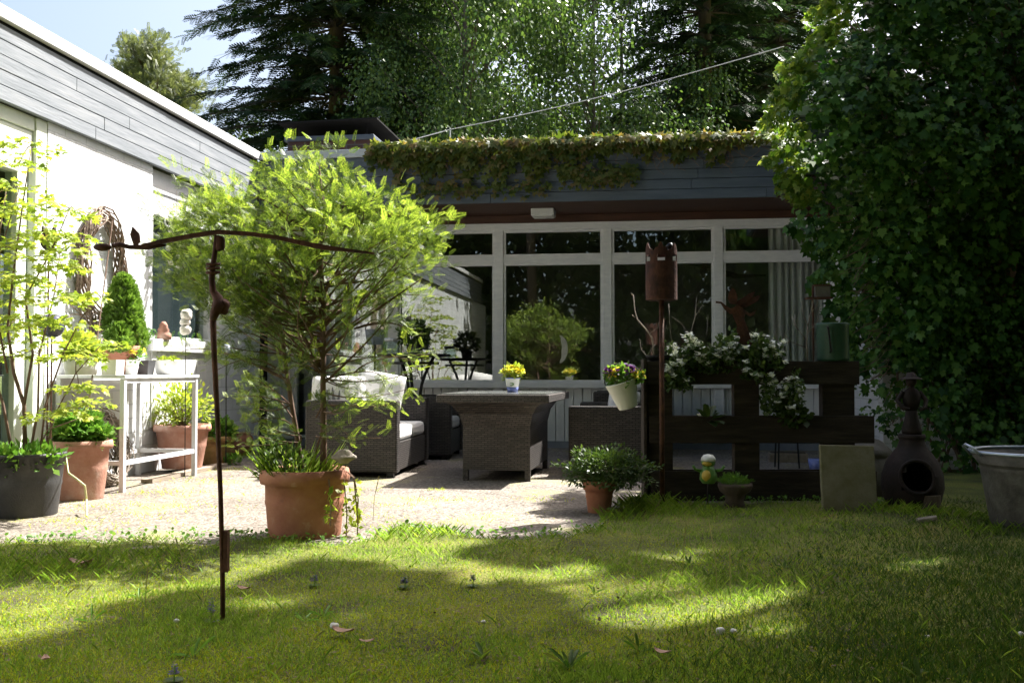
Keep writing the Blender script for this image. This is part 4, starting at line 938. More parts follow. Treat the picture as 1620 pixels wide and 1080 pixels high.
# zinc tub
g = gbase(1650, 846, .31); sf = mpp(g); hb = .44; t = thing('zinc_tub', 'large old zinc tub at the right picture edge', 'tub', g, TH)
MB().lathe([(0, 0), (.27, 0), (.28, .02), (.33, hb * .75), (.336, hb * .78), (.332, hb * .81), (.385, hb - .012), (.375, hb - .012), (.32, hb * .75), (.262, .03), (0, .03)], 44).build('body', 'galv', t, smooth=True)
q = MB(); q.tube([(.387 * math.cos(a), .387 * math.sin(a), hb) for a in np.linspace(0, 2 * PI, 49)], .011, 8, cap=False); q.build('rim', 'galv_rim', t, smooth=True)
q = MB(); q.tube([(-.385, -.07, hb - .02), (-.43, -.06, hb + .03), (-.445, 0, hb + .045), (-.43, .06, hb + .03), (-.385, .07, hb - .02)], .008, 7); q.build('handle', 'galv_rim', t, smooth=True)
# things seen through the pallet gaps
p = at(1238, 707, z=.12); t = thing('planter_box', 'small pale planter box on the terrace seen through the pallet', 'planter', (p[0], 10.6, 0)); q = MB(); q.box(-.19, .19, -.08, .08, 0, .09); q.build('body', 'plank', t, bevel=.004)
q = MB(); q.box(-.17, .17, -.06, .06, .0905, .097); q.build('soil', 'soil', t)
p = at(1292, 710, d=9.2); t = MB(); t.lathe([(0, 0), (.06, 0), (.08, .12), (.07, .12), (0, .1)], 20); tag(t.build('blue_pot', 'blue_glaze', loc=(p[0], p[1], 0), smooth=True), 'small blue glazed pot seen just left of the stone slab', 'pot')
p = at(1240, 660, d=9.6); RP = p; pot('flower_pot', 'white pot on a stand with red flowers behind the pallet', (p[0], p[1], p[2]), .085, .06, .11, 'white_ceramic', rim=.01, rimh=.015)
t = thing('plant_stand', 'wire plant stand under the pot of red flowers behind the pallet', 'stand', (p[0], p[1], 0))
q = MB(); q.lathe([(0, p[2] - .012), (.13, p[2] - .012), (.13, p[2] - .002), (0, p[2] - .002)], 24); q.build('top', 'iron', t)
for k in range(3): a = k * 2.1; q = MB(); q.tube([(.11 * math.cos(a), .11 * math.sin(a), p[2] - .012), (.14 * math.cos(a), .14 * math.sin(a), 0)], .008, 6); q.build('leg', 'iron', t)
# moon in the window, hanging driftwood
p = at(884, 552, Y=FY - .012); q = MB(); o = [(.11 * math.cos(a), .17 * math.sin(a)) for a in np.linspace(-PI / 2 + .0, PI / 2, 16)]
inn = [(.035 * math.cos(a) + .004 * math.sin(8 * a), .17 * math.sin(a)) for a in np.linspace(PI / 2 - .12, -PI / 2 + .12, 12)]
q.prism(o + inn, .004); tag(q.build('moon_ornament', 'moon', loc=p), 'pale crescent moon ornament fixed to the middle window pane', 'ornament')
pa, pb = at(1050, 420, Y=FY + .5), at(1212, 440, Y=FY + .5); q = MB(); pts = [pa + (pb - pa) * u + np.array([0, 0, .05 * math.sin(7 * u) + .04 * math.sin(PI * u)]) for u in np.linspace(0, 1, 14)]
q.tube([tuple(x) for x in pts], [.012 + .03 * math.sin(PI * u) ** 2 for u in np.linspace(0, 1, 14)], 7)
for u in (.3, .7): q.tube([tuple(pa + (pb - pa) * u), tuple(pa + (pb - pa) * u + np.array([0, 0, .55]))], .003, 4)
tag(q.build('driftwood', 'bark'), 'dark driftwood branch hanging inside behind the two right windows', 'driftwood')
# ================================================================== plants
def limbs_to(mb, p0, p1, r0, r1, bend, k=6, n=6):
    c = curve(p0, p1, bend, k); mb.tube([tuple(x) for x in c], list(np.linspace(r0, r1, k)), n); return c
def inpoly(px, py, poly):
    px = np.atleast_1d(px); py = np.atleast_1d(py); r = np.zeros(px.shape, bool); n = len(poly)
    for i in range(n):
        x0, y0 = poly[i]; x1, y1 = poly[(i + 1) % n]
        c = ((y0 > py) != (y1 > py)) & (px < (x1 - x0) * (py - y0) / (y1 - y0 + 1e-9) + x0); r ^= c
    return r
def bush(name, label, cat, loc, rad, n, leaf, size, m, zoff=0, stems=8, up=.4, group=None, shell=.55, sm='twig', squash=None, parts=('leaves', 'stems')):
    """leafy clump: stems from the base, leaves through the volume"""
    loc = np.asarray(loc, float); t = thing(name, label, cat, loc, 0, group)
    c = np.array([0, 0, zoff + rad[2]])
    d = rdir(n); rr = (shell + (1 - shell) * rng.random((n, 1))); lump = 1 + .22 * np.sin(d[:, :1] * 5 + 1) * np.sin(d[:, 1:2] * 6) + .15 * np.sin(d[:, 2:] * 9)
    pos = c + d * rr * np.asarray(rad) * lump
    keep = pos[:, 2] > .0 + zoff * .3; pos, d = pos[keep], d[keep]
    dirs = nrm(d + .7 * rdir(len(d)) + np.array([0, 0, up])); nr = nrm(rdir(len(d)) * .6 + np.array([0, 0, 1]) + d * .5)
    foliage(parts[0], m, *leaf, pos, frames(dirs, nr), size * (.7 + .6 * rng.random(len(d))), t)
    q = MB()
    for k in range(stems):
        e = c + rdir(1)[0] * np.asarray(rad) * .8; e[2] = abs(e[2])
        limbs_to(q, (random.uniform(-.02, .02), random.uniform(-.02, .02), 0), e, .006, .002, (0, 0, .02), 5, 5)
    if stems: q.build(parts[1], sm, t)
    return t

# ---- the yew in the big pot
yb = YP + np.array([0, 0, .30]); YD = (YP - CAM) @ AF; ysc = YD / F
yt = thing('yew_shrub', 'tall spreading yew with yellow-green shoots growing in the large terracotta pot', 'shrub', yb)
def Y3(px, py, dd=0): return at(px, py, d=YD + dd) - yb
outline0 = [(270, 350), (300, 322), (338, 318), (372, 300), (415, 268), (430, 245), (462, 240), (492, 224), (520, 236), (552, 226), (568, 250), (596, 262), (602, 292), (632, 300), (648, 318), (652, 338), (668, 352),
           (690, 330), (712, 348), (728, 392), (712, 412), (728, 438), (700, 468), (668, 482), (640, 500), (625, 520), (600, 505), (560, 520), (520, 515), (470, 505), (430, 510), (395, 500), (360, 520), (330, 500), (300, 470), (285, 430), (300, 390)]
outline = [(508 + (x - 508) * (.86 if x > 508 else 1.06), 318 + (y - 318) * .62 if y < 318 else y) for x, y in outline0]
trunk = MB(); tp = [Y3(511, 760), Y3(512, 700), Y3(511, 600), Y3(513, 500), Y3(508, 420, .03), Y3(512, 340, .02), Y3(505, 262)]
trunk.tube([tuple(x) for x in tp], [.022, .019, .016, .014, .012, .009, .004], 8)
t2 = [Y3(480, 762, .03), Y3(470, 690, .05), Y3(455, 600, .06), Y3(445, 520, .05), Y3(415, 445, .05), Y3(400, 400, .08)]
trunk.tube([tuple(x) for x in t2], [.018, .015, .013, .011, .008, .004], 7)
t3 = [Y3(505, 580), Y3(485, 540, -.04), Y3(462, 500, -.08), Y3(445, 455, -.1)]; trunk.tube([tuple(x) for x in t3], [.012, .010, .008, .004], 7)
t4 = [Y3(512, 560), Y3(560, 515, .03), Y3(610, 480, .05), Y3(668, 440, .04)]; trunk.tube([tuple(x) for x in t4], [.010, .008, .007, .003], 7)
trunk.build('trunk', 'bark_red', yt, smooth=True)
spine = np.array(tp)
def spine_at(z): return np.array([np.interp(z, spine[:, 2], spine[:, k]) for k in range(3)])
bm = MB(); tw_p, tw_d, tw_n, tw_s, tw_t = [], [], [], [], []
def grow(p0, p1, r0, nt, bend, splay=.55, sz=.12, start=.35, tipw=1.0):
    c = limbs_to(bm, p0, p1, r0, .0018, bend, 8, 5); ax = nrm(p1 - p0)
    for u in np.linspace(start, 1.0, nt):
        u = min(1, u + random.uniform(-.04, .04)); i = u * 7; a = int(min(6, i)); q = c[a] + (c[a + 1] - c[a]) * (i - a)
        for sgn in (-1, 1):
            side = np.cross(ax, [0, 0, 1]); side = side / (np.linalg.norm(side) + 1e-6)
            d = ax * (.5 + .2 * u) + side * sgn * random.uniform(.5, 1.1) * (1.25 - u) + np.array([0, 0, random.uniform(-.25, .5)]) + rng.normal(size=3) * .35
            L = sz * random.uniform(.7, 1.25)
            tw_p.append(q + rng.normal(size=3) * .012); tw_d.append(d); tw_n.append(np.array([0, 0, 1]) + rng.normal(size=3) * .4); tw_s.append(L); tw_t.append(u)
            # secondary sprig at the tip of each twig
            if random.random() < .8:
                dn = nrm(d); e = q + dn * L * .85; d2 = dn + rng.normal(size=3) * .6 + np.array([0, 0, .1])
                tw_p.append(e); tw_d.append(d2); tw_n.append(np.array([0, 0, 1]) + rng.normal(size=3) * .5); tw_s.append(L * random.uniform(.6, .95)); tw_t.append(min(1.3, u + .25))
puffs = []
cnt = 0
while cnt < 116:
    px, py = random.uniform(255, 742), random.uniform(218, 530)
    if not inpoly(px, py, outline)[0] or (py > 430 and random.random() < .45): continue
    cx, cy = 505, 385; ex = (px - cx) / 235; ez = (py - cy) / 165
    rim = math.hypot(ex, ez)
    if rim < .6 and random.random() < .45: continue
    depth = random.uniform(-1, 1) * .62 * math.sqrt(max(.03, 1 - min(1, rim) ** 2 * .9))
    e = Y3(px, py, depth); z0 = max(.45, e[2] - random.uniform(.15, .55) * np.linalg.norm(e[:2]) - random.uniform(0, .25)); s0 = spine_at(min(z0, 1.75))
    if np.linalg.norm(e - s0) < .12: continue
    grow(s0, e, .0075, 9, np.array([0, 0, random.uniform(-.09, .05)]) + rng.normal(size=3) * .06, sz=.085, start=.42); puffs += [(e, nrm(e - s0)), (e + rng.normal(size=3) * .09, nrm(e - s0)), (e - (e - s0) * .2 + rng.normal(size=3) * .08, nrm(e - s0))][:1 + (cnt % 3)]; cnt += 1
# lower branches
for (px, py, dd, sx, sy) in ((300, 545, .1, 455, 600), (330, 590, 0, 455, 610), (395, 560, -.1, 450, 590), (375, 620, .05, 460, 640), (415, 660, -.15, 470, 690), (440, 600, -.2, 460, 640), (620, 655, -.1, 512, 640), (650, 600, .1, 512, 620), (610, 600, -.12, 512, 600), (580, 560, .05, 512, 560), (640, 575, .0, 512, 585),
                             (590, 690, -.1, 500, 690), (560, 640, -.2, 510, 650), (545, 590, .2, 510, 590), (470, 560, .15, 505, 590), (430, 700, -.1, 475, 700), (405, 610, .12, 460, 640), (690, 570, .2, 560, 590), (570, 540, -.15, 512, 540), (540, 690, -.2, 500, 715), (345, 480, .1, 440, 520), (365, 540, -.1, 450, 560), (480, 640, -.15, 500, 660), (520, 560, -.2, 512, 590), (345, 560, .05, 450, 600), (410, 640, .1, 462, 660), (385, 690, -.05, 472, 700), (600, 640, .05, 505, 660), (455, 540, .1, 500, 580), (560, 600, .1, 512, 600), (655, 520, .1, 560, 520), (600, 470, -.1, 512, 500), (660, 590, 0, 520, 600)):
    for k in range(1 + (px % 2)): grow(Y3(sx, sy), Y3(px + random.uniform(-18, 18), py + random.uniform(-16, 16), dd + random.uniform(-.1, .1)), .005, 8, np.array([0, 0, .02]) + rng.normal(size=3) * .04, sz=.085, start=.3)
# full rounded tufts towards the ends of the limbs
for e, ax in puffs:
    for k in range(19):
        o = rng.normal(size=3); o /= np.linalg.norm(o); o *= random.uniform(.02, .135) * np.array([1.1, 1.1, .85]); d = nrm(o * 6 + ax * .4 + np.array([0, 0, .35]) + rng.normal(size=3) * .45)
        tw_p.append(e + o); tw_d.append(d); tw_n.append(np.array([0, 0, 1]) + rng.normal(size=3) * .6); tw_s.append(random.uniform(.055, .095)); tw_t.append(.5 + 4.0 * np.linalg.norm(o) + .3 * o[2] / .1)
bm.build('branches', 'bark_red', yt)
tp_, td_, tn_, ts_, tt_ = map(np.array, (tw_p, tw_d, tw_n, tw_s, tw_t)); tt_ = tt_ + rng.normal(size=len(tt_)) * .12
for nm, mt, sel in (('foliage', 'yew_old', tt_ < .93), ('young_shoots', 'yew_new', tt_ >= .93)):
    foliage(nm, mt, *SPRAY_Y, tp_[sel], frames(td_[sel], tn_[sel]), ts_[sel] * .84, yt)
# weeds in the pot and trailing over the rim
bush('potted_weeds', 'green weedy grass and small leaves crowding the left side of the large yew pot', 'weeds', YP + np.array([-.13, -.02, .30]), (.15, .13, .10), 420, DIAMOND, .04, 'herb_dark', 0, 10, .9)
n = 200; a = rng.random(n) * 2 * PI; rr = rng.random(n) * .2; pos = np.stack([rr * np.cos(a) - .05, rr * np.sin(a), np.full(n, .0)], -1)
d = np.stack([.5 * np.cos(a) + .2 * rng.normal(size=n), .5 * np.sin(a) + .2 * rng.normal(size=n), np.ones(n)], -1)
t = thing('pot_grass', 'long thin grass blades growing out of the large yew pot', 'grass tuft', YP + [0, 0, .295])
foliage('blades', 'grass', *BLADE, pos, frames(d, np.stack([np.cos(a), np.sin(a), 0 * a], -1)), np.stack([np.full(n, .0042), .10 + .18 * rng.random(n), .12 * np.ones(n)], -1), t)
q = MB(); p_ = MB()
for k, (dx, dy, ln) in enumerate(((.20, -.05, .33), (.23, .02, .2), (.16, -.15, .22), (.24, -.02, .42))):
    pts = [(dx * .6, dy * .6, .0), (dx * .95, dy, .07), (dx * 1.2, dy * 1.1, .02), (dx * 1.3, dy * 1.2, -ln * .5), (dx * 1.28, dy * 1.2, -ln)]; q.tube(pts, .004, 5)
t = thing('trailing_plant', 'thin trailing stems hanging over the right rim of the large yew pot', 'plant', YP + [0, 0, .30]); q.build('stems', 'twig', t)
pos = []
for (dx, dy, ln) in ((.26, -.06, .30), (.29, .02, .2), (.2, -.17, .2), (.30, -.02, .40)):
    for k in range(26): u = random.random(); pos.append((dx + random.uniform(-.02, .02), dy + random.uniform(-.02, .02), -ln * u))
pos = np.array(pos); foliage('leaves', 'maple', *DIAMOND, pos, frames(rdir(len(pos)) + [0, 0, -.3], rdir(len(pos))), .03 + .025 * rng.random(len(pos)), t)
p = at(545, 722, d=YD - .1); q = MB(); q.ell((0, 0, 0), (.07, .06, .035), 14, 9, .22, 3); tag(q.build('bark_piece', 'twig_pale', loc=p, smooth=True), 'grey lump of bark lying on the soil of the large yew pot', 'bark')

# ---- pale leafy shrub in the black tub
mb_ = TUB + np.array([0, 0, .33]); MD = (TUB - CAM) @ AF
t = thing('leafy_shrub', 'airy multi-stemmed shrub with pale yellow-green leaf tiers in the black tub', 'shrub', mb_)
def M3(px, py, dd=0): return at(px, py, d=MD + dd) - mb_
st = MB(); ends = []
for pts, r in ((((40, 720), (38, 640), (22, 590), (12, 520), (20, 440), (35, 330), (50, 230)), .016), (((38, 640), (52, 560), (40, 470), (80, 400), (110, 330)), .011), (((46, 725), (60, 650), (62, 560), (85, 470), (95, 400)), .010), (((62, 725), (72, 640), (100, 560), (130, 500), (160, 470)), .008),
              (((20, 720), (5, 640), (-20, 560), (-10, 430), (10, 300)), .012), (((70, 725), (85, 660), (120, 590), (165, 540)), .007), (((12, 590), (-5, 500), (0, 400), (30, 300)), .008), (((55, 725), (75, 680), (130, 660)), .006)):
    dd = random.uniform(-.18, .18); c = [M3(x, y, dd * i / 3) for i, (x, y) in enumerate(pts)]
    st.tube([tuple(x) for x in c], list(np.linspace(r, .003, len(c))), 6)
    for i in range(1, len(c)): ends.append(c[i])
tiers = [(50, 232, 45), (30, 262, 45), (20, 300, 60), (75, 330, 70), (25, 345, 60), (95, 375, 70), (20, 395, 60), (60, 410, 60), (120, 340, 35), (15, 440, 55), (40, 505, 60), (95, 510, 55), (60, 540, 60), (135, 470, 40), (120, 565, 55), (160, 545, 45), (30, 565, 50), (125, 615, 50), (95, 655, 55), (140, 640, 40), (10, 520, 50), (-20, 330, 60), (-30, 450, 60), (100, 425, 45), (70, 375, 60), (45, 445, 60), (85, 475, 55), (20, 480, 60), (110, 400, 45)]
P_, D_, N_, S_ = [], [], [], []
tw = MB()
for (px, py, w_) in tiers:
    c = M3(px, py, random.uniform(-.25, .25)); s = MD / F
    e = min(ends, key=lambda x: np.linalg.norm(x - c)); limbs_to(tw, e, c, .004, .002, (0, 0, .03), 5, 5)
    for k in range(int(w_ * 1.35)):
        a = random.uniform(0, 2 * PI); r = w_ * s * math.sqrt(random.random())
        P_.append(c + np.array([r * math.cos(a), r * math.sin(a), .03 - .25 * r * r / (w_ * s) + random.gauss(0, .014)])); D_.append(np.array([math.cos(a), math.sin(a), -.2]) + rng.normal(size=3) * .4); N_.append(np.array([0, 0, 1]) + rng.normal(size=3) * .3); S_.append(random.uniform(.028, .056))
st.add(tw.v, tw.f); st.build('stems', 'bark_red', t, smooth=True)
foliage('leaves', 'maple', *PALM, np.array(P_), frames(np.array(D_), np.array(N_)), np.array(S_), t)
bush('tub_weeds', 'pale green low leaves covering the soil of the black tub', 'weeds', TUB + np.array([.02, -.02, .28]), (.24, .22, .07), 420, DIAMOND, .07, 'herb', 0, 0, .8)
bush('potted_herb', 'bright green feathery herb filling the terracotta pot beside the black tub', 'herb', HPOT + np.array([0, 0, .33]), (.20, .18, .13), 1500, PALM, .055, 'herb', 0, 8, .5)
bush('potted_shrub', 'small wispy yellow-green shrub in the wide pale terracotta pot', 'shrub', WPOT + np.array([0, 0, .34]), (.30, .24, .22), 900, DIAMOND, .05, 'maple', 0, 22, .6, shell=.25)
bush('potted_plant', 'bright green round-leaved plant in the mossy pot', 'plant', MPOT + np.array([0, 0, .22]), (.17, .16, .10), 700, ROUND, .05, 'herb', 0, 6, .7)
bush('oxalis_tuft', 'small weedy tuft on the paving beside the mossy pot', 'weeds', MPOT + np.array([.2, -.1, 0]), (.09, .07, .05), 120, ROUND, .035, 'herb', 0, 0, .7)
# dwarf spruce: two lobes
t = thing('dwarf_spruce', 'dense bright green dwarf spruce cone in the tall terracotta pot on the wall table', 'conifer', DW + [0, 0, .20])
s = mpp(DW); P_, D_ = [], []
def lobe(cx, z0, z1, r, n):
    for k in range(n):
        u = random.random() ** 1.2; z = lerp(z0, z1, u); rr = r * (1 - u ** 2.2) ** .6 * min(1, .6 + u * 2) * random.uniform(.8, 1.02); a = random.uniform(0, 2 * PI)
        P_.append((cx[0] + rr * math.cos(a), cx[1] + rr * math.sin(a), z)); D_.append((math.cos(a), math.sin(a), .7 + random.gauss(0, .3)))
lobe((0, .06), .06, .62, .155, 2100); lobe((.02, .16), .0, .30, .13, 1000); lobe((.05, -.10), -.02, .22, .11, 500)
P_ = np.array(P_); D_ = np.array(D_); foliage('foliage', 'dwarf', *SPRAY_S, P_ - nrm(D_) * .02, frames(D_, rdir(len(P_))), .045 + .02 * rng.random(len(P_)), t)
q = MB(); q.tube([(0, 0, -.03), (0, .05, .3), (0, .06, .55)], [.014, .01, .004], 6); q.build('trunk', 'bark', t)
q = MB(); q.ell((0, .06, .3), (.10, .10, .27), 14, 9, .1); q.build('inner_needles', 'herb_dark', t)
def flowers(name, label, cat, loc, rad, nleaf, nfl, petal, fsize, lsize=.045, lm='herb', group=None, zoff=0):
    t = bush(name, label, cat, loc, rad, nleaf, DIAMOND, lsize, lm, zoff, 6, .6)
    P_, D_ = [], []
    for k in range(nfl):
        d = rdir(1)[0]; d[2] = abs(d[2]) * .8 + .25; d /= np.linalg.norm(d); c = np.array([0, 0, zoff + rad[2]]) + d * np.asarray(rad) * random.uniform(.85, 1.2)
        for j in range(5):
            a = 2 * PI * j / 5; u = np.cross(d, [.3, .5, .8]); u /= np.linalg.norm(u); v = np.cross(d, u); P_.append(c); D_.append(u * math.cos(a) + v * math.sin(a) + d * .25)
    P_ = np.array(P_); D_ = np.array(D_); foliage('flowers', petal, *ROUND, P_, frames(D_, D_ * 0 + [.1, .2, 1]), fsize * (.8 + .4 * rng.random(len(P_))), t); return t
flowers('yellow_flowers', 'yellow flowering plant in the white tapered pot on the wall table', 'flowers', YFP + [0, 0, .09], (.10, .09, .07), 200, 26, 'yellow_petal', .03)
flowers('succulents', 'low pale succulents filling the white oval bowl', 'succulents', OB + [0, 0, .075], (.10, .13, .035), 260, 12, 'maple', .02, .03, 'maple')
bush('trough_plant', 'sparse trailing pale leaves in the trough at the left end of the wall table', 'plant', TR + [0, 0, .09], (.13, .2, .10), 260, PALM, .06, 'maple', 0, 5, .3)
flowers('primroses', 'yellow primroses in the white and blue pot on the dining table', 'flowers', FP + [0, 0, .10], (.085, .085, .06), 170, 44, 'yellow_petal', .03, .05, 'maple')
bush('potted_bush', 'round bushy plant with golden tips in the dark pot on the bistro table', 'plant', BFP, (.17, .15, .13), 900, DIAMOND, .05, 'herb_dark', 0, 6, .5)
flowers('red_flowers', 'small red flowers in the white pot seen through the pallet gap', 'flowers', RP + [0, 0, .08], (.08, .08, .06), 120, 10, 'red', .03)
# pansies
t = flowers('pansies', 'yellow and purple pansies growing from the hanging white bucket', 'flowers', BK.location + Vector((-.03, 0, .13)), (.12, .10, .06), 330, 15, 'yellow_petal', .04, .055, 'herb')
P_, D_ = [], []
for k in range(14):
    d = rdir(1)[0]; d[2] = abs(d[2]) + .3; d[1] -= .4; d /= np.linalg.norm(d); c = np.array([0, 0, .07]) + d * np.array([.13, .12, .08])
    for j in range(5):
        a = 2 * PI * j / 5; u = np.cross(d, [.3, .5, .8]); u /= np.linalg.norm(u); v = np.cross(d, u); P_.append(c); D_.append(u * math.cos(a) + v * math.sin(a) + d * .2)
foliage('purple_flowers', 'purple_petal', *ROUND, np.array(P_), frames(np.array(D_), np.array(D_) * 0 + [.1, .2, 1]), np.full(len(P_), .036), t)
# dark bush by the pallet, dripping left
t = bush('shade_bush', 'dark fine-leaved bush spilling over the small terracotta pot left of the pallet', 'bush', SPOT + np.array([.05, .03, .14]), (.30, .22, .13), 5200, DIAMOND, .026, 'herb_dark', 0, 18, .2, shell=.4)
# pallet planting: candytuft
def candytuft(label, px0, px1, py0, py1, nfl, nl, yo=.02):
    a, b = onP(px0, py1, yo), onP(px1, py1, yo); L_ = np.linalg.norm(b - a); c = (a + b) / 2; hz = (py1 - py0) * mpp(c)
    t = thing('candytuft', label, 'flowers', c, prz, 'white flowering plants in the pallet planter')
    n = nl; x = (rng.random(n) - .5) * L_; z = rng.random(n) ** 1.3 * hz * (.72 + .2 * np.sin(x * 31 + px0) + .12 * np.sin(x * 77)); y = rng.normal(size=n) * .06
    pos = np.stack([x, y, z], -1); foliage('leaves', 'herb_dark', *DIAMOND, pos, frames(rdir(n) + [0, -.2, .5], rdir(n) + [0, 0, .6]), .03 + .025 * rng.random(n), t)
    q = MB(); P_, D_ = [], []
    for k in range(nfl):
        x_ = (random.random() - .5) * L_; z_ = hz * (random.random() ** .55) * (.78 + .2 * math.sin(x_ * 31 + px0) + .14 * math.sin(x_ * 77)); tl = rng.normal(size=3) * .35; y_ = random.gauss(-.04, .06)
        q.tube([(x_ * .9, 0, max(0, z_ - .1)), (x_, y_, z_)], .0015, 4)
        for j in range(9):
            aa = 2 * PI * j / 9; P_.append((x_ + .009 * math.cos(aa) * (j % 2), y_ + .009 * math.sin(aa) * (j % 2), z_ + .008 * (j % 3))); D_.append((math.cos(aa) + tl[0], math.sin(aa) + tl[1] - .2, .35 + tl[2] + random.gauss(0, .3)))
    q.build('stems', 'herb_dark', t); P_ = np.array(P_); D_ = np.array(D_); foliage('flowers', 'white_petal', *ROUND, P_, frames(D_, D_ * 0 + [0, -.2, 1]), .021 + .010 * rng.random(len(P_)), t); return t
candytuft('white candytuft massed along the pallet top right of the rusty pole', 1058, 1150, 530, 590, 58, 1500, .04)
candytuft('white candytuft growing round the rusty fairy on the pallet top', 1150, 1240, 525, 585, 48, 1200, .05)
candytuft('white candytuft trailing down the pallet front right of centre', 1205, 1265, 575, 645, 30, 800, -.03)
candytuft('white candytuft trailing over the pallet board beside the rusty pole', 1052, 1092, 572, 612, 16, 350, -.03)
candytuft('tiny white flowers hanging at the middle of the top board', 1176, 1200, 578, 600, 6, 90, -.02)
# broad-leaved plant in the middle slot
def rosette(name, label, loc, n, ln, w, m, up=.7, group=None, cat='plant'):
    t = thing(name, label, cat, loc, 0, group); a = np.linspace(0, 2 * PI, n, endpoint=False) + rng.normal(size=n) * .2
    d = np.stack([np.cos(a), np.sin(a), up + .4 * rng.normal(size=n)], -1)
    tv = [(0, 0, 0), (.25, .15, .02), (.5, .5, .10), (.38, .85, .06), (0, 1, -.06), (-.38, .85, .06), (-.5, .5, .10), (-.25, .15, .02), (0, .5, -.0)]
    tf = [(0, 1, 2, 8), (8, 2, 3, 4), (8, 4, 5, 6), (0, 8, 6, 7)]
    foliage('leaves', m, tv, tf, np.zeros((n, 3)), frames(d, np.tile([0, 0, 1.], (n, 1))), np.stack([w * (.8 + .4 * rng.random(n)), ln * (.6 + .6 * rng.random(n)), np.full(n, ln * .8)], -1), t); return t
rosette('primula_plant', 'broad-leaved green plant rooted in the middle pallet slot', onP(1122, 657, .03), 13, .17, .062, 'herb_dark', .55)
bush('pallet_weed', 'small leafy weed hanging in the right gap of the pallet', 'plant', onP(1256, 662, -.02), (.10, .06, .06), 160, ROUND, .04, 'herb_dark', 0, 4, .2)
bush('moss_cushion', 'bright moss cushion on the dark footed bowl', 'moss', MBW, (.10, .09, .035), 420, SPRAY_S, .03, 'herb', -.02, 0, 1.)
# twigs in the planter
def dry_twig(label, pts, r, m, subs):
    b = onP(*pts[0]); t = thing('dry_twig', label, 'twig', b, 0); dd = (b - CAM) @ AF; c = [at(x, y, d=dd) - b for x, y in pts]
    q = MB(); q.tube([tuple(x) for x in c], list(np.linspace(r, r * .35, len(c))), 6)
    for sb in subs: q.tube([tuple(at(x, y, d=dd + random.uniform(-.04, .04)) - b) for x, y in sb], [r * .6] + [r * .3] * (len(sb) - 1), 5)
    q.build('branch', m, t, smooth=True); return t
dry_twig('pale dry twig rising at the left end of the pallet beside the rusty cylinder', [(1036, 570), (1032, 535), (1028, 528), (1008, 505), (1004, 490), (1002, 466)], .007, 'twig_pale', [[(1028, 528), (1041, 518), (1043, 508)], [(1004, 502), (1000, 498)], [(1002, 468), (998, 463)], [(1036, 545), (1028, 556), (1024, 562)]])
dry_twig('thin bare shrub of grey twigs on the pallet left of the green can', [(1278, 572), (1276, 540), (1278, 515), (1284, 490), (1288, 470)], .007, 'twig_pale', [[(1277, 540), (1262, 520), (1252, 500)], [(1277, 528), (1292, 510), (1298, 488)], [(1276, 550), (1250, 540), (1240, 528)], [(1262, 520), (1256, 512), (1258, 498)], [(1278, 515), (1270, 495), (1268, 478)], [(1284, 495), (1294, 480), (1292, 468)], [(1250, 540), (1243, 542)]])
dry_twig('fine bare twigs standing behind the white flowers right of the rusty pole', [(1090, 572), (1092, 530), (1100, 500), (1102, 470)], .005, 'twig_pale', [[(1092, 530), (1078, 512), (1062, 500)], [(1100, 500), (1112, 482)], [(1066, 565), (1060, 520), (1058, 480)], [(1100, 560), (1118, 530), (1120, 500)]])

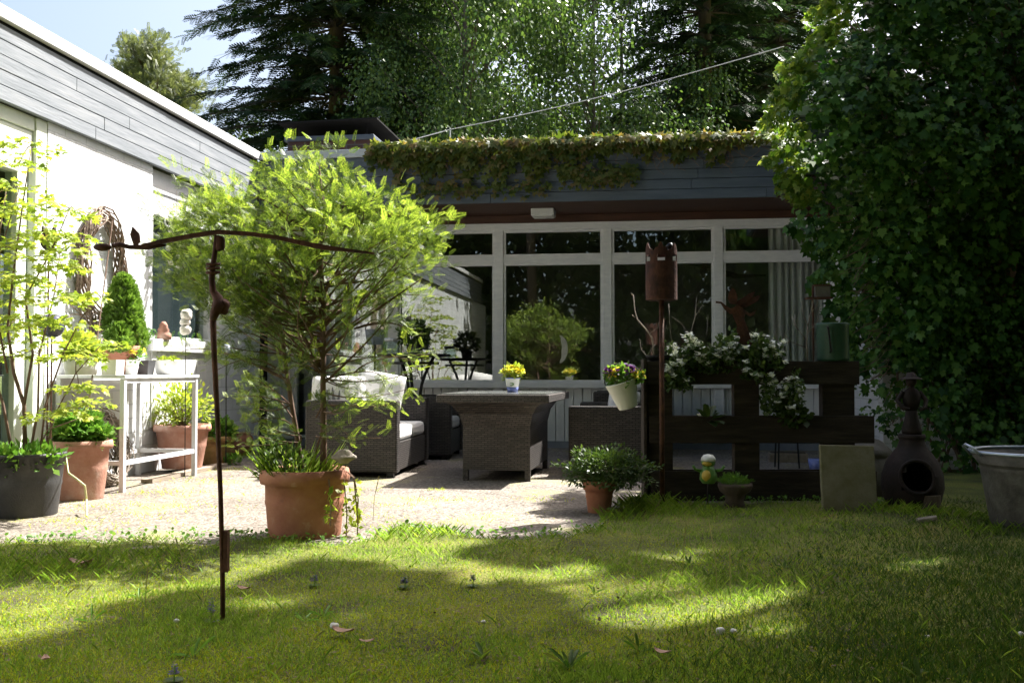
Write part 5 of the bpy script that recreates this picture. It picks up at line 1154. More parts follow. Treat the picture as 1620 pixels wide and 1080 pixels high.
# ---- climber on the front eaves
def creeper():
    t = thing('creeper', 'golden-green climber hanging over the grey boarded eaves above the windows', 'climber', (0, EY, ZT))
    x0, x1 = at(585, 240, Y=EY)[0], EX - .05; n = 2900; x = x0 + (x1 - x0) * rng.random(n)
    px = 585 + (1215 - 585) * (x - x0) / (x1 - x0)
    drop = np.interp(px, [585, 640, 700, 760, 820, 880, 930, 965, 1000, 1060, 1110, 1140, 1160, 1215], [.28, .50, .46, .52, .46, .42, .36, .22, .20, .26, .24, .34, .14, .08])
    drop = drop * np.clip(.62 + .45 * np.sin(x * 11 + .5) * np.sin(x * 27 + 1) + .25 * np.sin(x * 63), .2, 1.15)
    dens = np.interp(px, [585, 900, 960, 1150, 1160, 1215], [1, 1, .75, .7, .35, .35]); k = rng.random(n) < dens
    x, drop, px = x[k], drop[k], px[k]; n = len(x); u = rng.random(n) ** 1.35
    z = .05 - u * drop; top = rng.random(n) < .26; z[top] = .045 + .05 * rng.random(top.sum())
    y = np.where(top, -.02 + .22 * rng.random(n), -.045 - .09 * rng.random(n) * (1 - u * .5))
    pos = np.stack([x, y, z], -1); d = np.stack([.5 * rng.normal(size=n), -.55 * np.ones(n), np.where(top, .1, -.9) + .3 * rng.normal(size=n)], -1); nr = np.stack([.3 * rng.normal(size=n), -np.ones(n), .55 + .4 * rng.normal(size=n)], -1)
    foliage('leaves', 'creeper', *CREEP, pos, frames(d, nr), .06 + .045 * rng.random(n), t)
    q = MB(); rd = random.Random(2)
    for k in range(42):
        xa = lerp(x0, x1, rd.random()); pts = [(xa, -.0, .04)]; xx = xa; zz = .0
        for j in range(6): xx += rd.gauss(.02, .06); zz -= rd.uniform(.02, .08); pts.append((xx, -.055, zz))
        q.tube(pts, .003, 4)
    q.build('stems', 'twig', t)
    # strays low on the boards
    n = 420; xs_ = np.concatenate([lerp(at(885, 280, Y=EY)[0], at(1010, 280, Y=EY)[0], rng.random(260)), lerp(at(640, 280, Y=EY)[0], at(870, 280, Y=EY)[0], rng.random(160))])
    z = np.where(np.arange(n) < 260, -.36 - .03 * np.sin(xs_ * 9) + .055 * rng.normal(size=n), -.47 + .05 * rng.normal(size=n)); pos = np.stack([xs_, -.06 - .03 * rng.random(n), z], -1)
    d = np.stack([.6 * rng.normal(size=n), -.5 * np.ones(n), -.8 + .3 * rng.normal(size=n)], -1); foliage('low_leaves', 'creeper', *CREEP, pos, frames(d, np.stack([.3 * rng.normal(size=n), -np.ones(n), .5 + .3 * rng.normal(size=n)], -1)), .045 + .03 * rng.random(n), t)
creeper()

# ---- ivy over the right wing
zk = np.array([0, .2, .58, 1.09, 1.63, 2.03, 2.32, 2.40, 2.55, 2.9, 3.4, 3.74, 4.18, 5.0]); xk = np.array([2.50, 2.32, 2.10, 1.93, 1.80, 1.74, 1.62, 1.50, 1.36, 1.22, 1.26, 1.36, 1.66, 1.95])
def ivy_front(z): return np.interp(z, [0, .6, 1.2, 1.8, 2.4, 2.8, 3.4, 5], [9.45, 9.65, 9.75, 9.62, 9.35, 9.1, 9.05, 9.25])
def ivy():
    t = thing('ivy', 'huge dark ivy covering the right wing wall and eaves with a sunlit golden rim', 'ivy', (2.2, 9.2, 0)); b = np.array([2.2, 9.2, 0])
    def layer(n, smax, jit, zlo=0, zhi=4.95):
        z = zlo + (zhi - zlo) * rng.random(n); s = smax * rng.random(n) ** 1.0
        xl = np.interp(z, zk, xk) + .10 * np.sin(z * 9) * np.sin(z * 4 + 1) + .05 * np.sin(23 * z)
        x = xl + s; lump = .13 * np.sin(3.1 * x + 2 * z) * np.sin(2.6 * z - x) + .07 * np.sin(8 * x + 1) * np.sin(7 * z + 2)
        y = ivy_front(z) + .75 * np.exp(-s / .22) - .20 * np.exp(-((s - .6) / .5) ** 2) + lump + jit * rng.random(n)
        return np.stack([x, y, z], -1), s
    low = .12
    pos, s = layer(30000, 3.6, .30); k = ((s > .30) | (pos[:, 2] < 2.4) | (rng.random(len(pos)) < .5)) & ((pos[:, 2] > .95) | (s > .45) | (rng.random(len(pos)) < .4)); pos, s = pos[k], s[k]
    # uneven cover: thin, dark hollows
    hol = np.sin(2.3 * pos[:, 0] + 1.7 * pos[:, 2]) * np.sin(3.1 * pos[:, 2] - 1.1 * pos[:, 0] + 2); k = rng.random(len(pos)) < np.where(hol < -.35, .7, 1); pos, s = pos[k], s[k]
    n = len(pos); d = np.stack([.5 * rng.normal(size=n) - .3 * np.exp(-s / .3), -.5 - .3 * rng.random(n), -.85 + .45 * rng.normal(size=n)], -1)
    nr = np.stack([.45 * rng.normal(size=n) - .9 * np.exp(-s / .25), -1 + .3 * rng.normal(size=n), .5 + .45 * rng.normal(size=n)], -1)
    foliage('leaves', 'ivy', *IVY, pos, frames(d, nr), .03 + .07 * rng.random(n) ** 2, t, loc=b)
    # lighter leaves along the outer rim, sunlight put into their colour
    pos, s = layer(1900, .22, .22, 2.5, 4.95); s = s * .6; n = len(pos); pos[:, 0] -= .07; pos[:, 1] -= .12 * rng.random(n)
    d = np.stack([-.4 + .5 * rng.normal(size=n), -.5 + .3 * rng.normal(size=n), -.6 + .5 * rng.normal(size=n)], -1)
    foliage('rim_leaves', 'ivy_sunlit', *IVY, pos, frames(d, rdir(n) + [-.3, -.6, .5]), .045 + .045 * rng.random(n), t, loc=b)
    # deep leaves further in
    pos, s = layer(9000, 3.8, .2); pos[:, 1] += .38; k = ((pos[:, 2] > .95) | (s > .6)) & ((s > .36) | (pos[:, 2] < 2.4)); pos = pos[k]; n = len(pos)
    foliage('inner_leaves', 'ivy', *IVY, pos, frames(np.stack([.6 * rng.normal(size=n), -.5 * np.ones(n), -.8 + .4 * rng.normal(size=n)], -1), np.stack([.4 * rng.normal(size=n), -np.ones(n), .3 + .4 * rng.normal(size=n)], -1)), .10 + .05 * rng.random(n), t, loc=b)
    q = MB(); rd = random.Random(5)
    for k in range(70):
        z = 0; x = rd.uniform(2.5, 6); pts = []
        for j in range(16): pts.append((x - b[0], float(ivy_front(z)) + .3 - b[1], z)); z += .32; x += rd.gauss(-.03, .12); x = max(x, float(np.interp(z, zk, xk)) + .15)
        q.tube(pts, list(np.linspace(.014, .004, 16)), 5)
    for k in range(60):
        z = rd.uniform(.4, 2.5); xl = float(np.interp(z, zk, xk)); pts = [(xl + .4 - b[0], float(ivy_front(z)) + .15 - b[1], z)]
        for j in range(4): pts.append((pts[-1][0] - .06 + rd.gauss(0, .03), pts[-1][1] - .03, pts[-1][2] - rd.uniform(-.02, .1)))
        q.tube(pts, .003, 4)
    q.build('stems', 'twig', t)
ivy()
# ================================================================== trees
def conifer(name, label, base, h, r, nlev, nbr, m='spruce', zmin=1.5, group=None, new=.0, spray_sz=.5, dens=1.0, droop=.25, zcut=None, seed=1):
    base = np.array([base[0], base[1], 0.0]); t = thing(name, label, 'tree', base, 0, group); rd = random.Random(seed)
    q = MB(); q.tube([(0, 0, -.3), (0, 0, h * .5), (0, 0, h)], [.26, .16, .02], 9); q.build('trunk', 'bark', t, smooth=True)
    P_, D_, N_, S_ = [], [], [], []; bm = MB()
    for i in range(nlev):
        z = lerp(zmin, h - .3, (i + rd.random()) / nlev)
        if zcut and z > zcut: continue
        R_ = r * (1 - (z - zmin) / (h - zmin)) ** .75 * rd.uniform(.85, 1.1) + .25
        for j in range(nbr):
            a = 2 * PI * (j + rd.random()) / nbr; L = R_ * rd.uniform(.6, 1.12); dx, dy = math.cos(a), math.sin(a)
            e = np.array([dx * L, dy * L, z - droop * L + .12 * L * rd.random()]); c = curve((0, 0, z), e, (0, 0, .06 * L), 6)
            bm.tube([tuple(x) for x in c], list(np.linspace(.035, .006, 6)), 4, cap=False)
            n = max(4, int(L * 15 * dens))
            u = np.sort(.18 + .82 * np.array([rd.random() for _ in range(n)])); k = np.minimum((u * 5).astype(int), 4)
            p = c[k] + (c[k + 1] - c[k]) * (u * 5 - k)[:, None]; sg = np.where(np.arange(n) % 2 == 0, 1, -1)[:, None]
            ax = np.array([dx, dy, -droop]); sd = np.array([-dy, dx, 0])
            d = ax * .75 + sd * sg * (1.15 - .6 * u[:, None]) + rng.normal(size=(n, 3)) * .2 + np.array([0, 0, -.22])
            P_.append(p); D_.append(d); N_.append(np.array([0, 0, 1.]) + rng.normal(size=(n, 3)) * .35); S_.append(spray_sz * (1.15 - .5 * u) * (.7 + .6 * rng.random(n)))
    P_, D_, N_, S_ = map(np.concatenate, (P_, D_, N_, S_))
    bm.build('branches', 'bark', t)
    isn = rng.random(len(P_)) < new
    foliage('foliage', m, *SPRAY_S, P_[~isn], frames(D_[~isn], N_[~isn]), S_[~isn], t)
    if new: foliage('young_shoots', 'spruce_new', *SPRAY_S, P_[isn], frames(D_[isn], N_[isn]), S_[isn] * .8, t)
    return t
def broadleaf(name, label, base, h, cr, n, m='birch', size=.11, group=None, weep=.0, bark='bark', nl=26, zb=None, lean=(0, 0), seed=1, clump=.62, tr=.16):
    """crown of many leaf clumps hung on limbs; gaps stay open"""
    base = np.array([base[0], base[1], 0.0]); t = thing(name, label, 'tree', base, 0, group); rd = random.Random(seed)
    cz0 = zb if zb is not None else h * .35; q = MB()
    q.tube([(0, 0, -.3), (lean[0] * .5, lean[1] * .5, h * .5), (lean[0], lean[1], h * .93)], [tr, tr * .65, .03], 9); q.build('trunk', bark, t, smooth=True)
    bm = MB(); P_, D_ = [], []; per = n // nl
    for k in range(nl):
        a = rd.uniform(0, 2 * PI); u = rd.random(); z = lerp(cz0, h, u); rad = cr * math.sin(PI * min(.97, .12 + .85 * u)) ** .6 * rd.uniform(.45, 1.05)
        e = np.array([lean[0] * u + rad * math.cos(a), lean[1] * u + rad * math.sin(a), z]); s = np.array([lean[0] * u * .7, lean[1] * u * .7, max(.3, z - rad * .8 - .5)])
        c = limbs_to(bm, s, e, tr * .3, .006, (0, 0, .25), 6, 5)
        cl = clump * rd.uniform(.7, 1.35)
        for j in range(3):
            o = e if j == 0 else c[rd.randint(3, 5)] + rng.normal(size=3) * cl * .7
            m_ = per // 3; g = rng.normal(size=(m_, 3)) * cl * np.array([.55, .55, .42])
            if weep:
                st = np.round(g[:, :2] / .16) * .16 + rng.normal(size=(m_, 2)) * .025; g[:, :2] = st; g[:, 2] -= weep * rng.random(m_) * 1.2
            P_.append(o + g); D_.append(g / cl + rng.normal(size=(m_, 3)) * .7 + np.array([0, 0, -.5 - weep]))
    P_, D_ = np.concatenate(P_), np.concatenate(D_); bm.build('branches', bark, t)
    foliage('foliage', m, *DIAMOND, P_, frames(D_, rdir(len(P_)) + [0, -.3, .6]), np.stack([size * (1.1 + .5 * rng.random(len(P_))), size * (.8 + .5 * rng.random(len(P_))), np.full(len(P_), size)], -1), t)
    return t
def tp_(px, d): p = at(px, 590, d=d); return p[:2]
G = 'trees standing behind the bungalow'
conifer('spruce_tree', 'broad dark spruce towering behind the chimney with bright green shoot tips', tp_(530, 25), 22, 4.9, 46, 10, zmin=3.0, group=G, new=.035, spray_sz=.46, zcut=15, dens=1.25, seed=3)
conifer('spruce_tree', 'slimmer dark spruce filling the gap left of the birches', tp_(668, 29), 19, 3.6, 40, 9, zmin=2.5, group=G, new=.02, spray_sz=.45, zcut=16, dens=1.15, seed=4)
conifer('spruce_tree', 'dark conifer with visible trunk behind the right half of the eaves', tp_(1118, 27), 24, 3.6, 40, 9, zmin=3.2, group=G, new=.01, spray_sz=.46, zcut=15, dens=1.1, seed=5)
conifer('spruce_tree', 'dark conifer standing directly left of the ivy top', tp_(1235, 30), 22, 4.3, 40, 10, zmin=2.5, group=G, new=.015, spray_sz=.46, zcut=16, dens=1.1, seed=6)
broadleaf('birch_tree', 'weeping birch with fine drooping foliage above the middle of the roof', tp_(735, 23), 14, 3.4, 44000, group=G, weep=.9, size=.088, zb=4.5, seed=8, nl=44, tr=.08)
broadleaf('birch_tree', 'loose sunlit birch right of the weeping birch with sky showing through', tp_(940, 25), 15, 3.8, 46000, group=G, weep=.45, size=.09, zb=4.5, seed=9, nl=46, tr=.08)
broadleaf('leafy_tree', 'low dark broadleaf tree showing between roof edge and birches', tp_(830, 31), 9.5, 4.6, 17000, 'wood_leaf', .14, G, 0, 'bark', 34, 2.2, seed=10, clump=.8)
broadleaf('leafy_tree', 'dark broadleaf tree low behind the right part of the roof', tp_(1040, 33), 9.5, 4.4, 15000, 'wood_leaf', .15, G, 0, 'bark', 32, 2.2, seed=11, clump=.85)
broadleaf('leafy_tree', 'dark broadleaf tree low behind the left end of the roof beside the chimney', tp_(390, 33), 8.2, 3.6, 13000, 'wood_leaf', .15, G, 0, 'bark', 28, 2.5, seed=12, clump=.8)
None and conifer('spruce_tree', 'dim distant spruce behind the middle birches', tp_(850, 40), 23, 4.6, 34, 9, zmin=3, group=G, spray_sz=.9, zcut=21, dens=.75, seed=13)
conifer('spruce_tree', 'dim distant spruce between the two right conifers', tp_(1180, 41), 24, 4.6, 34, 9, zmin=3, group=G, spray_sz=.9, zcut=21, dens=.75, seed=14)
None and conifer('spruce_tree', 'dim distant spruce behind the second birch', tp_(1010, 42), 24, 4.4, 34, 9, zmin=3, group=G, spray_sz=.9, zcut=21, dens=.7, seed=15)
broadleaf('leafy_tree', 'tall pale-leaved tree far behind the weeping birch', tp_(770, 37), 17, 4.6, 15000, 'birch', .19, G, 0, 'bark', 40, 5, seed=16, clump=.9)
broadleaf('leafy_tree', 'tall pale-leaved tree far behind the looser birch', tp_(985, 38), 17, 4.8, 15000, 'birch', .19, G, 0, 'bark', 40, 5, seed=17, clump=.9)
# pine far left
def pine():
    p = tp_(238, 38); t = thing('pine_tree', 'distant rounded pine rising alone above the left roof edge against the sky', 'tree', (p[0], p[1], 0), 0, G); b = np.array([p[0], p[1], 0]); s = 38 / F
    q = MB(); q.tube([(0, 0, 0), (.1, 0, 8), (.15, 0, 12.6)], [.25, .16, .03], 8); q.build('trunk', 'bark_red', t)
    P_, D_ = [], []; bm = MB(); rd = random.Random(3)
    for (px, py, w_) in ((232, 68, 22), (215, 90, 24), (255, 92, 24), (200, 72, 10), (228, 105, 28), (265, 112, 18), (240, 125, 30), (185, 110, 14), (200, 118, 18), (262, 138, 22), (225, 140, 24), (280, 128, 14), (290, 150, 26), (255, 160, 28), (310, 135, 18), (300, 170, 26), (235, 82, 26), (275, 160, 24)):
        for k in range(3):
            c = at(px + rd.gauss(0, w_ * .4), py + rd.gauss(0, w_ * .3), d=38 + rd.gauss(0, .5)) - b; bm.tube([(.1, 0, c[2] - .9), tuple(c)], [.04, .012], 4)
            n = int(w_ * 2.6); g = rng.normal(size=(n, 3)) * w_ * s * np.array([.5, .5, .33]); P_.append(c + g); D_.append(g + rng.normal(size=(n, 3)) * .3 + [0, 0, .3])
    bm.build('branches', 'bark_red', t); P_, D_ = np.concatenate(P_), np.concatenate(D_)
    foliage('foliage', 'pine', *SPRAY_S, P_, frames(D_, rdir(len(P_))), .20 + .12 * rng.random(len(P_)), t)
pine()
# unseen trees: first loop added to block sky light, second mirrored in panes
G2 = 'trees and shrubs across the garden'
for k, (x, y, h, r) in enumerate(((8.2, 1.5, 10, 3.0), (9.5, 5.6, 9, 2.8), (3.4, -2.6, 14, 5.6), (-3.0, -3.2, 14, 5.4))):
    broadleaf('garden_tree', ['unseen tree added right of the lawn to block sky light', 'unseen tree added on the right nearest the ivy wall to block sky light', 'unseen tall tree added behind the viewpoint on the right to block overhead sky', 'unseen tall tree added behind the viewpoint on the left to block overhead sky'][k], (x, y), h, r, 11000 if k < 2 else 26000, 'garden_leaf', .28 if k < 2 else .36, G2, 0, 'bark', 50 if k < 2 else 80, .4 if k < 2 else 7.6, lean=(0, 0) if k < 2 else (0, 3.0), seed=40 + k, clump=.95)
for k, (x, y, h, r) in enumerate(((-7.5, -7, 11, 3.2), (-3.2, -9.5, 14, 3.6), (1.6, -8, 12, 3.4), (6.2, -9, 14, 3.6), (10.5, -6, 13, 3.4), (-11, -4, 9, 3))):
    lab = ['round broadleaf tree across the lawn mirrored at the left in the panes', 'tall broadleaf tree across the lawn mirrored left of the middle pane', 'broadleaf tree across the lawn mirrored in the middle pane', 'tall dense tree across the lawn mirrored in the right panes', 'tree across the lawn mirrored beside the ivy wall', 'tree at the far left across the lawn beyond the white wing'][k]
    broadleaf('garden_tree', lab, (x, y), h, r, 15000, 'garden_leaf', .28, G2, 0, 'bark', 60, .3, seed=20 + k, clump=.95)

# ================================================================== dappled shade: unseen tree, its leaves laid along sun rays over the lawn
Lmain = [(-400, 700), (-400, 1060), (0, 1045), (104, 1003), (173, 977), (242, 958), (340, 941), (420, 927), (480, 902), (595, 908), (633, 925), (748, 925), (824, 933), (882, 975), (920, 1002), (977, 1012), (1060, 996), (1130, 1034), (1250, 1044), (1320, 968),
         (1290, 922), (1190, 932), (1080, 918), (950, 902), (800, 893), (740, 880), (771, 856), (862, 848), (945, 830), (945, 640), (-400, 640)]
L2 = [(985, 884), (1035, 868), (1100, 874), (1115, 895), (1040, 903)]
L3_ = [(1335, 902), (1385, 874), (1470, 866), (1550, 890), (1545, 920), (1460, 924), (1390, 928)]
L4 = [(1490, 975), (1540, 958), (1590, 965), (1580, 985), (1520, 995)]
L5 = [(300, 975), (440, 945), (560, 938), (640, 955), (600, 985), (430, 1000)]
def shade_tree():
    b = np.array([9.2, 13.2, 0.0]); t = thing('shade_tree', 'unseen tall tree right of the house, crown shaped to cast the lawn shade', 'tree', b)
    q = MB(); q.tube([(0, 0, -.3), (-.2, -.3, 5), (-.8, -1, 9), (-1.6, -2, 13.5)], [.34, .28, .2, .06], 10); q.build('trunk', 'bark', t, smooth=True)
    step = .115; X, Y = np.meshgrid(np.arange(-4.2, 6.0, step), np.arange(.3, 8.2, step)); X, Y = X.ravel(), Y.ravel()
    P = np.stack([X, Y, np.zeros_like(X)], -1); px, py, d = proj(P)
    lit = inpoly(px, py, Lmain) | inpoly(px, py, L2) | inpoly(px, py, L3_)
    half = inpoly(px, py, L4) | inpoly(px, py, L5)
    keep = (d > .5) & ~lit & ~((px < 0) & (py < 1060)) & ~((half) & (rng.random(len(px)) < .62)) & (rng.random(len(px)) < .97)
    keep &= ~((Y > 7.2) & (X < .4))
    soft = (px < 930) & (py > 895); keep &= ~(soft & (rng.random(len(px)) < .06)); P = P[keep]; P = np.repeat(P, 3, 0) + rng.normal(size=(len(P) * 3, 3)) * np.array([.035, .035, 0])
    # boughs sit at a few heights so the crown has tiers
    T = 9.5 + 3.2 * (.5 + .5 * np.sin(P[:, 0] * 1.7 + P[:, 1] * 1.1)) + .9 * rng.random(len(P))
    C = P + SUN * T[:, None]
    n = len(C); foliage('foliage', 'shade_leaf', *ROUND, C - b, frames(rdir(n) + [0, 0, -.3], SUNN + .55 * rdir(n)), .20 + .05 * rng.random(n), t)
    bm = MB()
    for k in range(70):
        e = C[random.randrange(n)] - b; s = np.array([-.9, -1.1, random.uniform(6, 11)]); limbs_to(bm, s, e, .06, .008, (0, 0, .3), 7, 5)
    bm.build('boughs', 'bark', t)
shade_tree()

# ================================================================== lawn cover
def scatter_px(n, ymax=1085, ymin=785, xmin=-30, xmax=1650):
    """ground points, denser towards the camera as lawn seen from there"""
    out = []
    px = xmin + (xmax - xmin) * rng.random(n); py = ymin + (ymax - ymin) * rng.random(n) ** .85
    r = AF[None] + AX[None] * ((px - 810) / F)[:, None] + AU[None] * ((540 - py) / F)[:, None]
    t = (0.02 - H) / r[:, 2]; P = CAM + r * t[:, None]
    P[:, :2] += rng.normal(size=(n, 2)) * .02
    return P
def on_lawn(P, thr=.5):
    m = lawn_mask(P[:, 0], P[:, 1]); P = P[m > thr]; P[:, 2] = lawn_z(P[:, 0], P[:, 1]) - .004; return P
# moss and short turf
P = np.concatenate([on_lawn(scatter_px(150000)), on_lawn(np.stack([-5.5 + 11 * rng.random(30000), 1.2 + 6.2 * rng.random(30000), np.zeros(30000)], -1))])
patch = wob(P[:, 0] * 1.3 + 3, P[:, 1] * 1.3) + .35 * rng.normal(size=len(P)); n = len(P)
far = np.hypot(P[:, 0], P[:, 1])
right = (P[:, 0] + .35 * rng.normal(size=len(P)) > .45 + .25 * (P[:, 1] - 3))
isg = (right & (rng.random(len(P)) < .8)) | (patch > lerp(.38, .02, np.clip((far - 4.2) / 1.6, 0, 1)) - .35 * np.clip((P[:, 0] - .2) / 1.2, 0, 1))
def turf(name, m, P, h0, h1, w, lean):
    n = len(P); a = rng.random(n) * 2 * PI; ln = lean * (.3 + rng.random(n)); d = np.stack([ln * np.cos(a), ln * np.sin(a), np.ones(n)], -1)
    h = h0 + (h1 - h0) * rng.random(n) ** 1.6; b = rng.random(n) * 2 * PI
    return foliage(name, m, *BLADE, P, frames(d, np.stack([np.cos(b), np.sin(b), .2 * np.ones(n)], -1)), np.stack([w * (.7 + .6 * rng.random(n)), h, h], -1))
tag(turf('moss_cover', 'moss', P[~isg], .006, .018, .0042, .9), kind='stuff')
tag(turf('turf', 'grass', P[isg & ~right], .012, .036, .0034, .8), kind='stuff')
tag(turf('darkened_turf', 'turf_shaded', P[isg & right], .012, .042, .0036, .9), kind='stuff')
# taller grass along the terrace edge, round the pallet, and strays
E_, H_ = [], []
def band(n, fx, fy, sp, h):
    for k in range(n):
        x, y = fx(), fy(); E_.append((x + random.gauss(0, sp), y + random.gauss(0, sp), 0)); H_.append(h * random.uniform(.5, 1.25))
for k in range(2600):
    x = random.uniform(-4.4, -.4); E_.append((x, lawn_edge(x) - abs(random.gauss(0, .13)) + .03, 0)); H_.append(random.uniform(.025, .085))
for (px, py, n, sp, h) in ((60, 890, 260, .16, .13), (130, 900, 240, .16, .12), (220, 880, 160, .12, .11), (30, 910, 160, .12, .13), (690, 845, 200, .10, .12), (640, 850, 160, .09, .11), (300, 870, 120, .1, .10), (1000, 800, 320, .11, .2), (960, 815, 220, .09, .15), (1045, 808, 180, .08, .17), (1100, 812, 180, .1, .12), (1180, 818, 180, .12, .10), (1270, 815, 160, .1, .11), (1420, 812, 200, .1, .17), (1500, 820, 180, .1, .15), (1560, 840, 160, .1, .15), (920, 840, 120, .08, .11), (1150, 890, 140, .12, .10), (1260, 920, 150, .12, .11), (860, 880, 140, .14, .09), (760, 880, 140, .14, .09), (1120, 930, 140, .14, .09), (1000, 905, 150, .14, .09), (1340, 840, 160, .15, .10)):
    c = at(px, py, z=0.02)
    for k in range(n): E_.append((c[0] + random.gauss(0, sp * 1.5), c[1] + random.gauss(0, sp), 0)); H_.append(h * random.uniform(.3, .9))
Q = on_lawn(scatter_px(500)); E_ += [tuple(x) for x in Q]; H_ += list(.04 + .06 * rng.random(len(Q)))
P = np.array(E_, float); Hh = np.array(H_); mk = lawn_mask(P[:, 0], P[:, 1]) > .25; P, Hh = P[mk], Hh[mk]; P[:, 2] = lawn_z(P[:, 0], P[:, 1]) - .004; n = len(P)
a = rng.random(n) * 2 * PI; ln = .25 + .4 * rng.random(n); d = np.stack([ln * np.cos(a), ln * np.sin(a), np.ones(n)], -1)
dry = rng.random(n) < .07
for nm, mt, k in (('tall_grass', 'grass', ~dry), ('dry_grass', 'grass_dry', dry)):
    tag(foliage(nm, mt, *BLADE, P[k], frames(d[k], np.stack([np.cos(a), np.sin(a), 0 * a], -1)[k]), np.stack([.0020 + .0020 * rng.random(n), Hh * .8, Hh * .9], -1)[k]), kind='stuff')
# low leaves and thatch
P = on_lawn(scatter_px(1500)); n = len(P); P[:, 2] += .010
tag(foliage('thatch', 'thatch', *DIAMOND, P, frames(rdir(n) * [1, 1, .25], rdir(n) * .4 + [0, 0, 1]), .008 + .018 * rng.random(n) ** 2, None), kind='stuff')
E2 = []
for k in range(1500):
    x = random.uniform(-4.4, 2.5); E2.append((x + random.gauss(0, .05), lawn_edge(x) - abs(random.gauss(0, .14)) + .06 + .12 * max(0, math.sin(7 * x)) * random.random(), 0.0))
P = np.array(E2); P[:, 2] = np.maximum(lawn_z(P[:, 0], P[:, 1]), 0) + .01 + .03 * rng.random(len(P)); n = len(P)
tag(foliage('edge_weeds', 'herb', *ROUND, P, frames(rdir(n) + [0, 0, .4], rdir(n) * .5 + [0, 0, 1]), .010 + .018 * rng.random(n), None), kind='stuff')
# weeds and moss in the paving
P = []
for (px, py, n, sp) in ((150, 800, 120, .12), (260, 780, 160, .14), (320, 760, 120, .12), (180, 830, 100, .12), (690, 790, 90, .08), (660, 830, 110, .1), (620, 800, 60, .08), (600, 815, 60, .1), (860, 790, 60, .08), (780, 815, 50, .1), (300, 800, 90, .14), (90, 825, 60, .1), (345, 742, 90, .1), (560, 775, 60, .07), (690, 775, 40, .03), (250, 815, 80, .15)):
    c = at(px, py, z=0)
    for k in range(n): P.append((c[0] + random.gauss(0, sp * 1.8), c[1] + random.gauss(0, sp), 0))
P = np.array(P); n = len(P); a = rng.random(n) * 2 * PI; d = np.stack([.7 * np.cos(a), .7 * np.sin(a), np.ones(n)], -1); hh = .012 + .035 * rng.random(n) ** 3
tag(foliage('paving_weeds', 'moss', *BLADE, P, frames(d, np.stack([np.cos(a), np.sin(a), 0 * a], -1)), np.stack([.005 + 0 * hh, hh, hh], -1)), kind='stuff')
# things lying or growing in the lawn
def lz(p): return np.array([p[0], p[1], float(lawn_z(np.array(p[0]), np.array(p[1])))])
def fallen(px, py, ln, label, rz):
    p = lz(at(px, py, z=.02)); q = MB(); n = 8; vs = []
    for i in range(n + 1):
        u = i / n; w_ = .24 * math.sin(PI * min(.97, u * .95 + .03)) ** .8; z = .012 + .14 * ln * (2 * u - 1) ** 2
        vs += [(-w_ * ln, (u - .5) * ln, z + .05 * ln), (0, (u - .5) * ln, z), (w_ * ln, (u - .5) * ln, z + .06 * ln)]
    k = len(vs); vs += [(a_, b_, c_ - .0012) for a_, b_, c_ in vs]; fs = []
    for i in range(n):
        for j in (0, 1): a_ = 3 * i + j; fs += [(a_, a_ + 1, a_ + 4, a_ + 3), (k + a_, k + a_ + 3, k + a_ + 4, k + a_ + 1)]
    q.add(vs, fs); tag(q.build('fallen_leaf', 'dead_leaf', loc=p + [0, 0, .008], rz=rz), label, 'leaf', 'dead leaves lying on the lawn')
fallen(543, 1014, .085, 'curled pinkish-brown dead leaf just right of the white pebble in the foreground moss', 1.3)
fallen(580, 1026, .05, 'small dead leaf right of the larger pinkish one in the foreground', 1.9)
fallen(1048, 1044, .06, 'dead brown leaf in the foreground shade right of centre', 1.0)
fallen(128, 897, .12, 'reddish-brown dead leaf in the grass left of the iron stake', 1.5)
fallen(386, 940, .07, 'pale dead leaf in the sunlit moss just right of the iron stake', 1.2)
fallen(72, 1050, .05, 'small grey dead leaf at the lower left of the moss', .6)
def pebble(px, py, r, label):
    p = lz(at(px, py, z=.02)); q = MB(); q.ell((0, 0, r * .6), (r, r * .85, r * .75), 14, 9, .1, px); tag(q.build('pebble', 'pebble', loc=p, smooth=True), label, 'pebble', 'white pebbles in the lawn')
pebble(529, 998, .016, 'round white pebble beside the pinkish dead leaf'); pebble(1140, 1000, .016, 'pale pebble on the sunlit patch right of centre'); pebble(1160, 1001, .012, 'smaller pebble next to the one on the sunlit patch')
pebble(1467, 1008, .008, 'tiny white pebble in the lower right shade'); pebble(1615, 1001, .011, 'white pebble at the right picture edge'); pebble(279, 988, .010, 'small pale pebble left of the blue flower in the moss'); pebble(765, 983, .009, 'small white pebble in the middle foreground moss')
def bugle(px, py, h, label):
    p = lz(at(px, py, z=.02)); t = thing('bugle_flower', label, 'flower', p, 0, 'blue wild flowers in the lawn'); q = MB(); q.tube([(0, 0, -.01), (.003, 0, h)], .0022, 5); q.build('stem', 'grass', t)
    n = 46; u = rng.random(n); a = rng.random(n) * 2 * PI; pos = np.stack([.004 * np.cos(a), .004 * np.sin(a), h * (.45 + .6 * u)], -1)
    foliage('flowers', 'blue_petal', *ROUND, pos, frames(np.stack([np.cos(a), np.sin(a), .2 + 0 * a], -1), np.tile([0, 0, 1.], (n, 1))), .006 + .009 * (1 - u), t)
    n = 8; a = rng.random(n) * 2 * PI; foliage('leaves', 'herb_dark', *ROUND, np.tile([0, 0, .003], (n, 1)), frames(np.stack([np.cos(a), np.sin(a), .3 + 0 * a], -1), np.tile([0, 0, 1.], (n, 1))), np.full(n, .03), t)
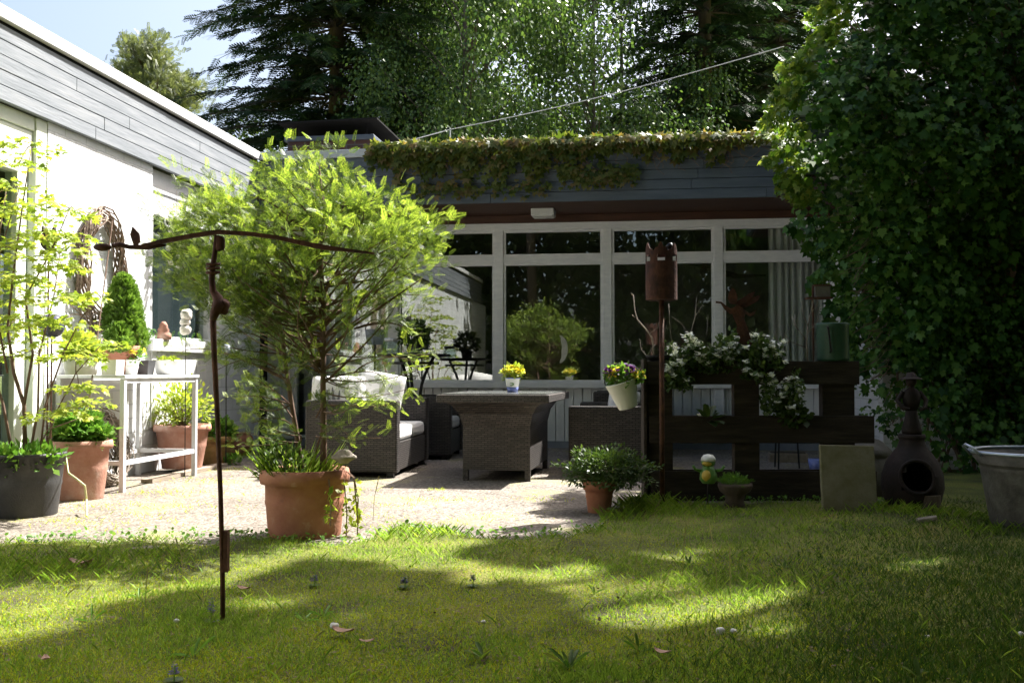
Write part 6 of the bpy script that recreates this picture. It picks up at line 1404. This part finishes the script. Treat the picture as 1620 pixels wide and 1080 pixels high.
bugle(334, 990, .085, 'dark blue wild flower spike at the foot of the iron stake'); bugle(640, 930, .05, 'blue wild flower in the middle lawn by the shade edge'); bugle(748, 922, .055, 'pale blue wild flower right of the middle lawn flower'); bugle(497, 930, .05, 'faded blue wild flower beside the tall leaf blades'); bugle(275, 1082, .05, 'blue wild flower at the bottom left picture edge')
for (px, py, n, ln, w_, lab) in ((512, 975, 4, .13, .012, 'upright clump of strap leaves right of the iron stake'), (305, 1045, 4, .14, .016, 'strap-leaved weed in the foreground left of centre'), (765, 1040, 6, .11, .026, 'broad-leaved weed in the foreground middle'), (900, 1060, 9, .15, .020, 'sprawling dark weed at the bottom edge right of the middle'), (1010, 1030, 7, .12, .018, 'low weed rosette in the foreground right of centre'), (1090, 895, 6, .08, .02, 'small weed on the sunlit strip behind the centre'), (220, 950, 3, .10, .010, 'thin leaf clump left of the iron stake'), (145, 985, 3, .12, .010, 'narrow upright leaf blades at the left shade border'), (940, 935, 4, .10, .012, 'narrow leaf clump right of the middle lawn'), (480, 985, 4, .10, .014, 'bent leaf clump near the pebble'), (1455, 1075, 6, .09, .02, 'dark weed at the bottom right edge'), (1240, 900, 5, .09, .018, 'weed on the grass right of the small sunlit spot')):
    rosette('lawn_weed', lab, lz(at(px, py, z=.02)), n, ln * .62, w_ * .7, 'herb' if px < 700 else 'turf_shaded', .6, 'weeds in the lawn', 'weed')
for (px, py, h, lab) in ((1135, 935, .30, 'tall pale grass stalk right of centre in front of the pallet'), (1080, 910, .24, 'grass stalk left of the tallest pale stalk'), (1155, 950, .22, 'grass stalk right of the tallest pale stalk'), (1005, 900, .17, 'short pale grass stalk behind the sunlit band'), (835, 895, .16, 'grass stalk on the sunlit lawn near the terrace'), (290, 905, .17, 'grass stalk left of the iron stake'), (230, 960, .14, 'grass stalk in the sunlit moss at the left'), (590, 820, .26, 'thin flowering stalk beside the big pot')):
    p = at(px, py, z=.02); p = lz(p) if py > 840 else p; q = MB(); lx = random.uniform(-.06, .03); q.tube([(0, 0, -.01), (lx * .3, 0, h * .5), (lx, 0, h * .85), (lx * 1.25, 0, h)], [.0018, .0016, .003, .001], 5); tag(q.build('grass_stalk', 'grass_dry', loc=p), lab, 'grass stalk', 'single tall grass stalks')
# dry leaf litter blown on the terrace
n = 420; P = np.stack([-4.4 + 4.6 * rng.random(n), 5.6 + 4.4 * rng.random(n) ** 1.4, np.full(n, .006)], -1); P = P[P[:, 1] > lawn_edge(P[:, 0]) + .02]; n = len(P)
tag(foliage('leaf_litter', 'thatch', *DIAMOND, P, frames(rdir(n) * [1, 1, .15], rdir(n) * .3 + [0, 0, 1]), .010 + .022 * rng.random(n) ** 2), kind='stuff')
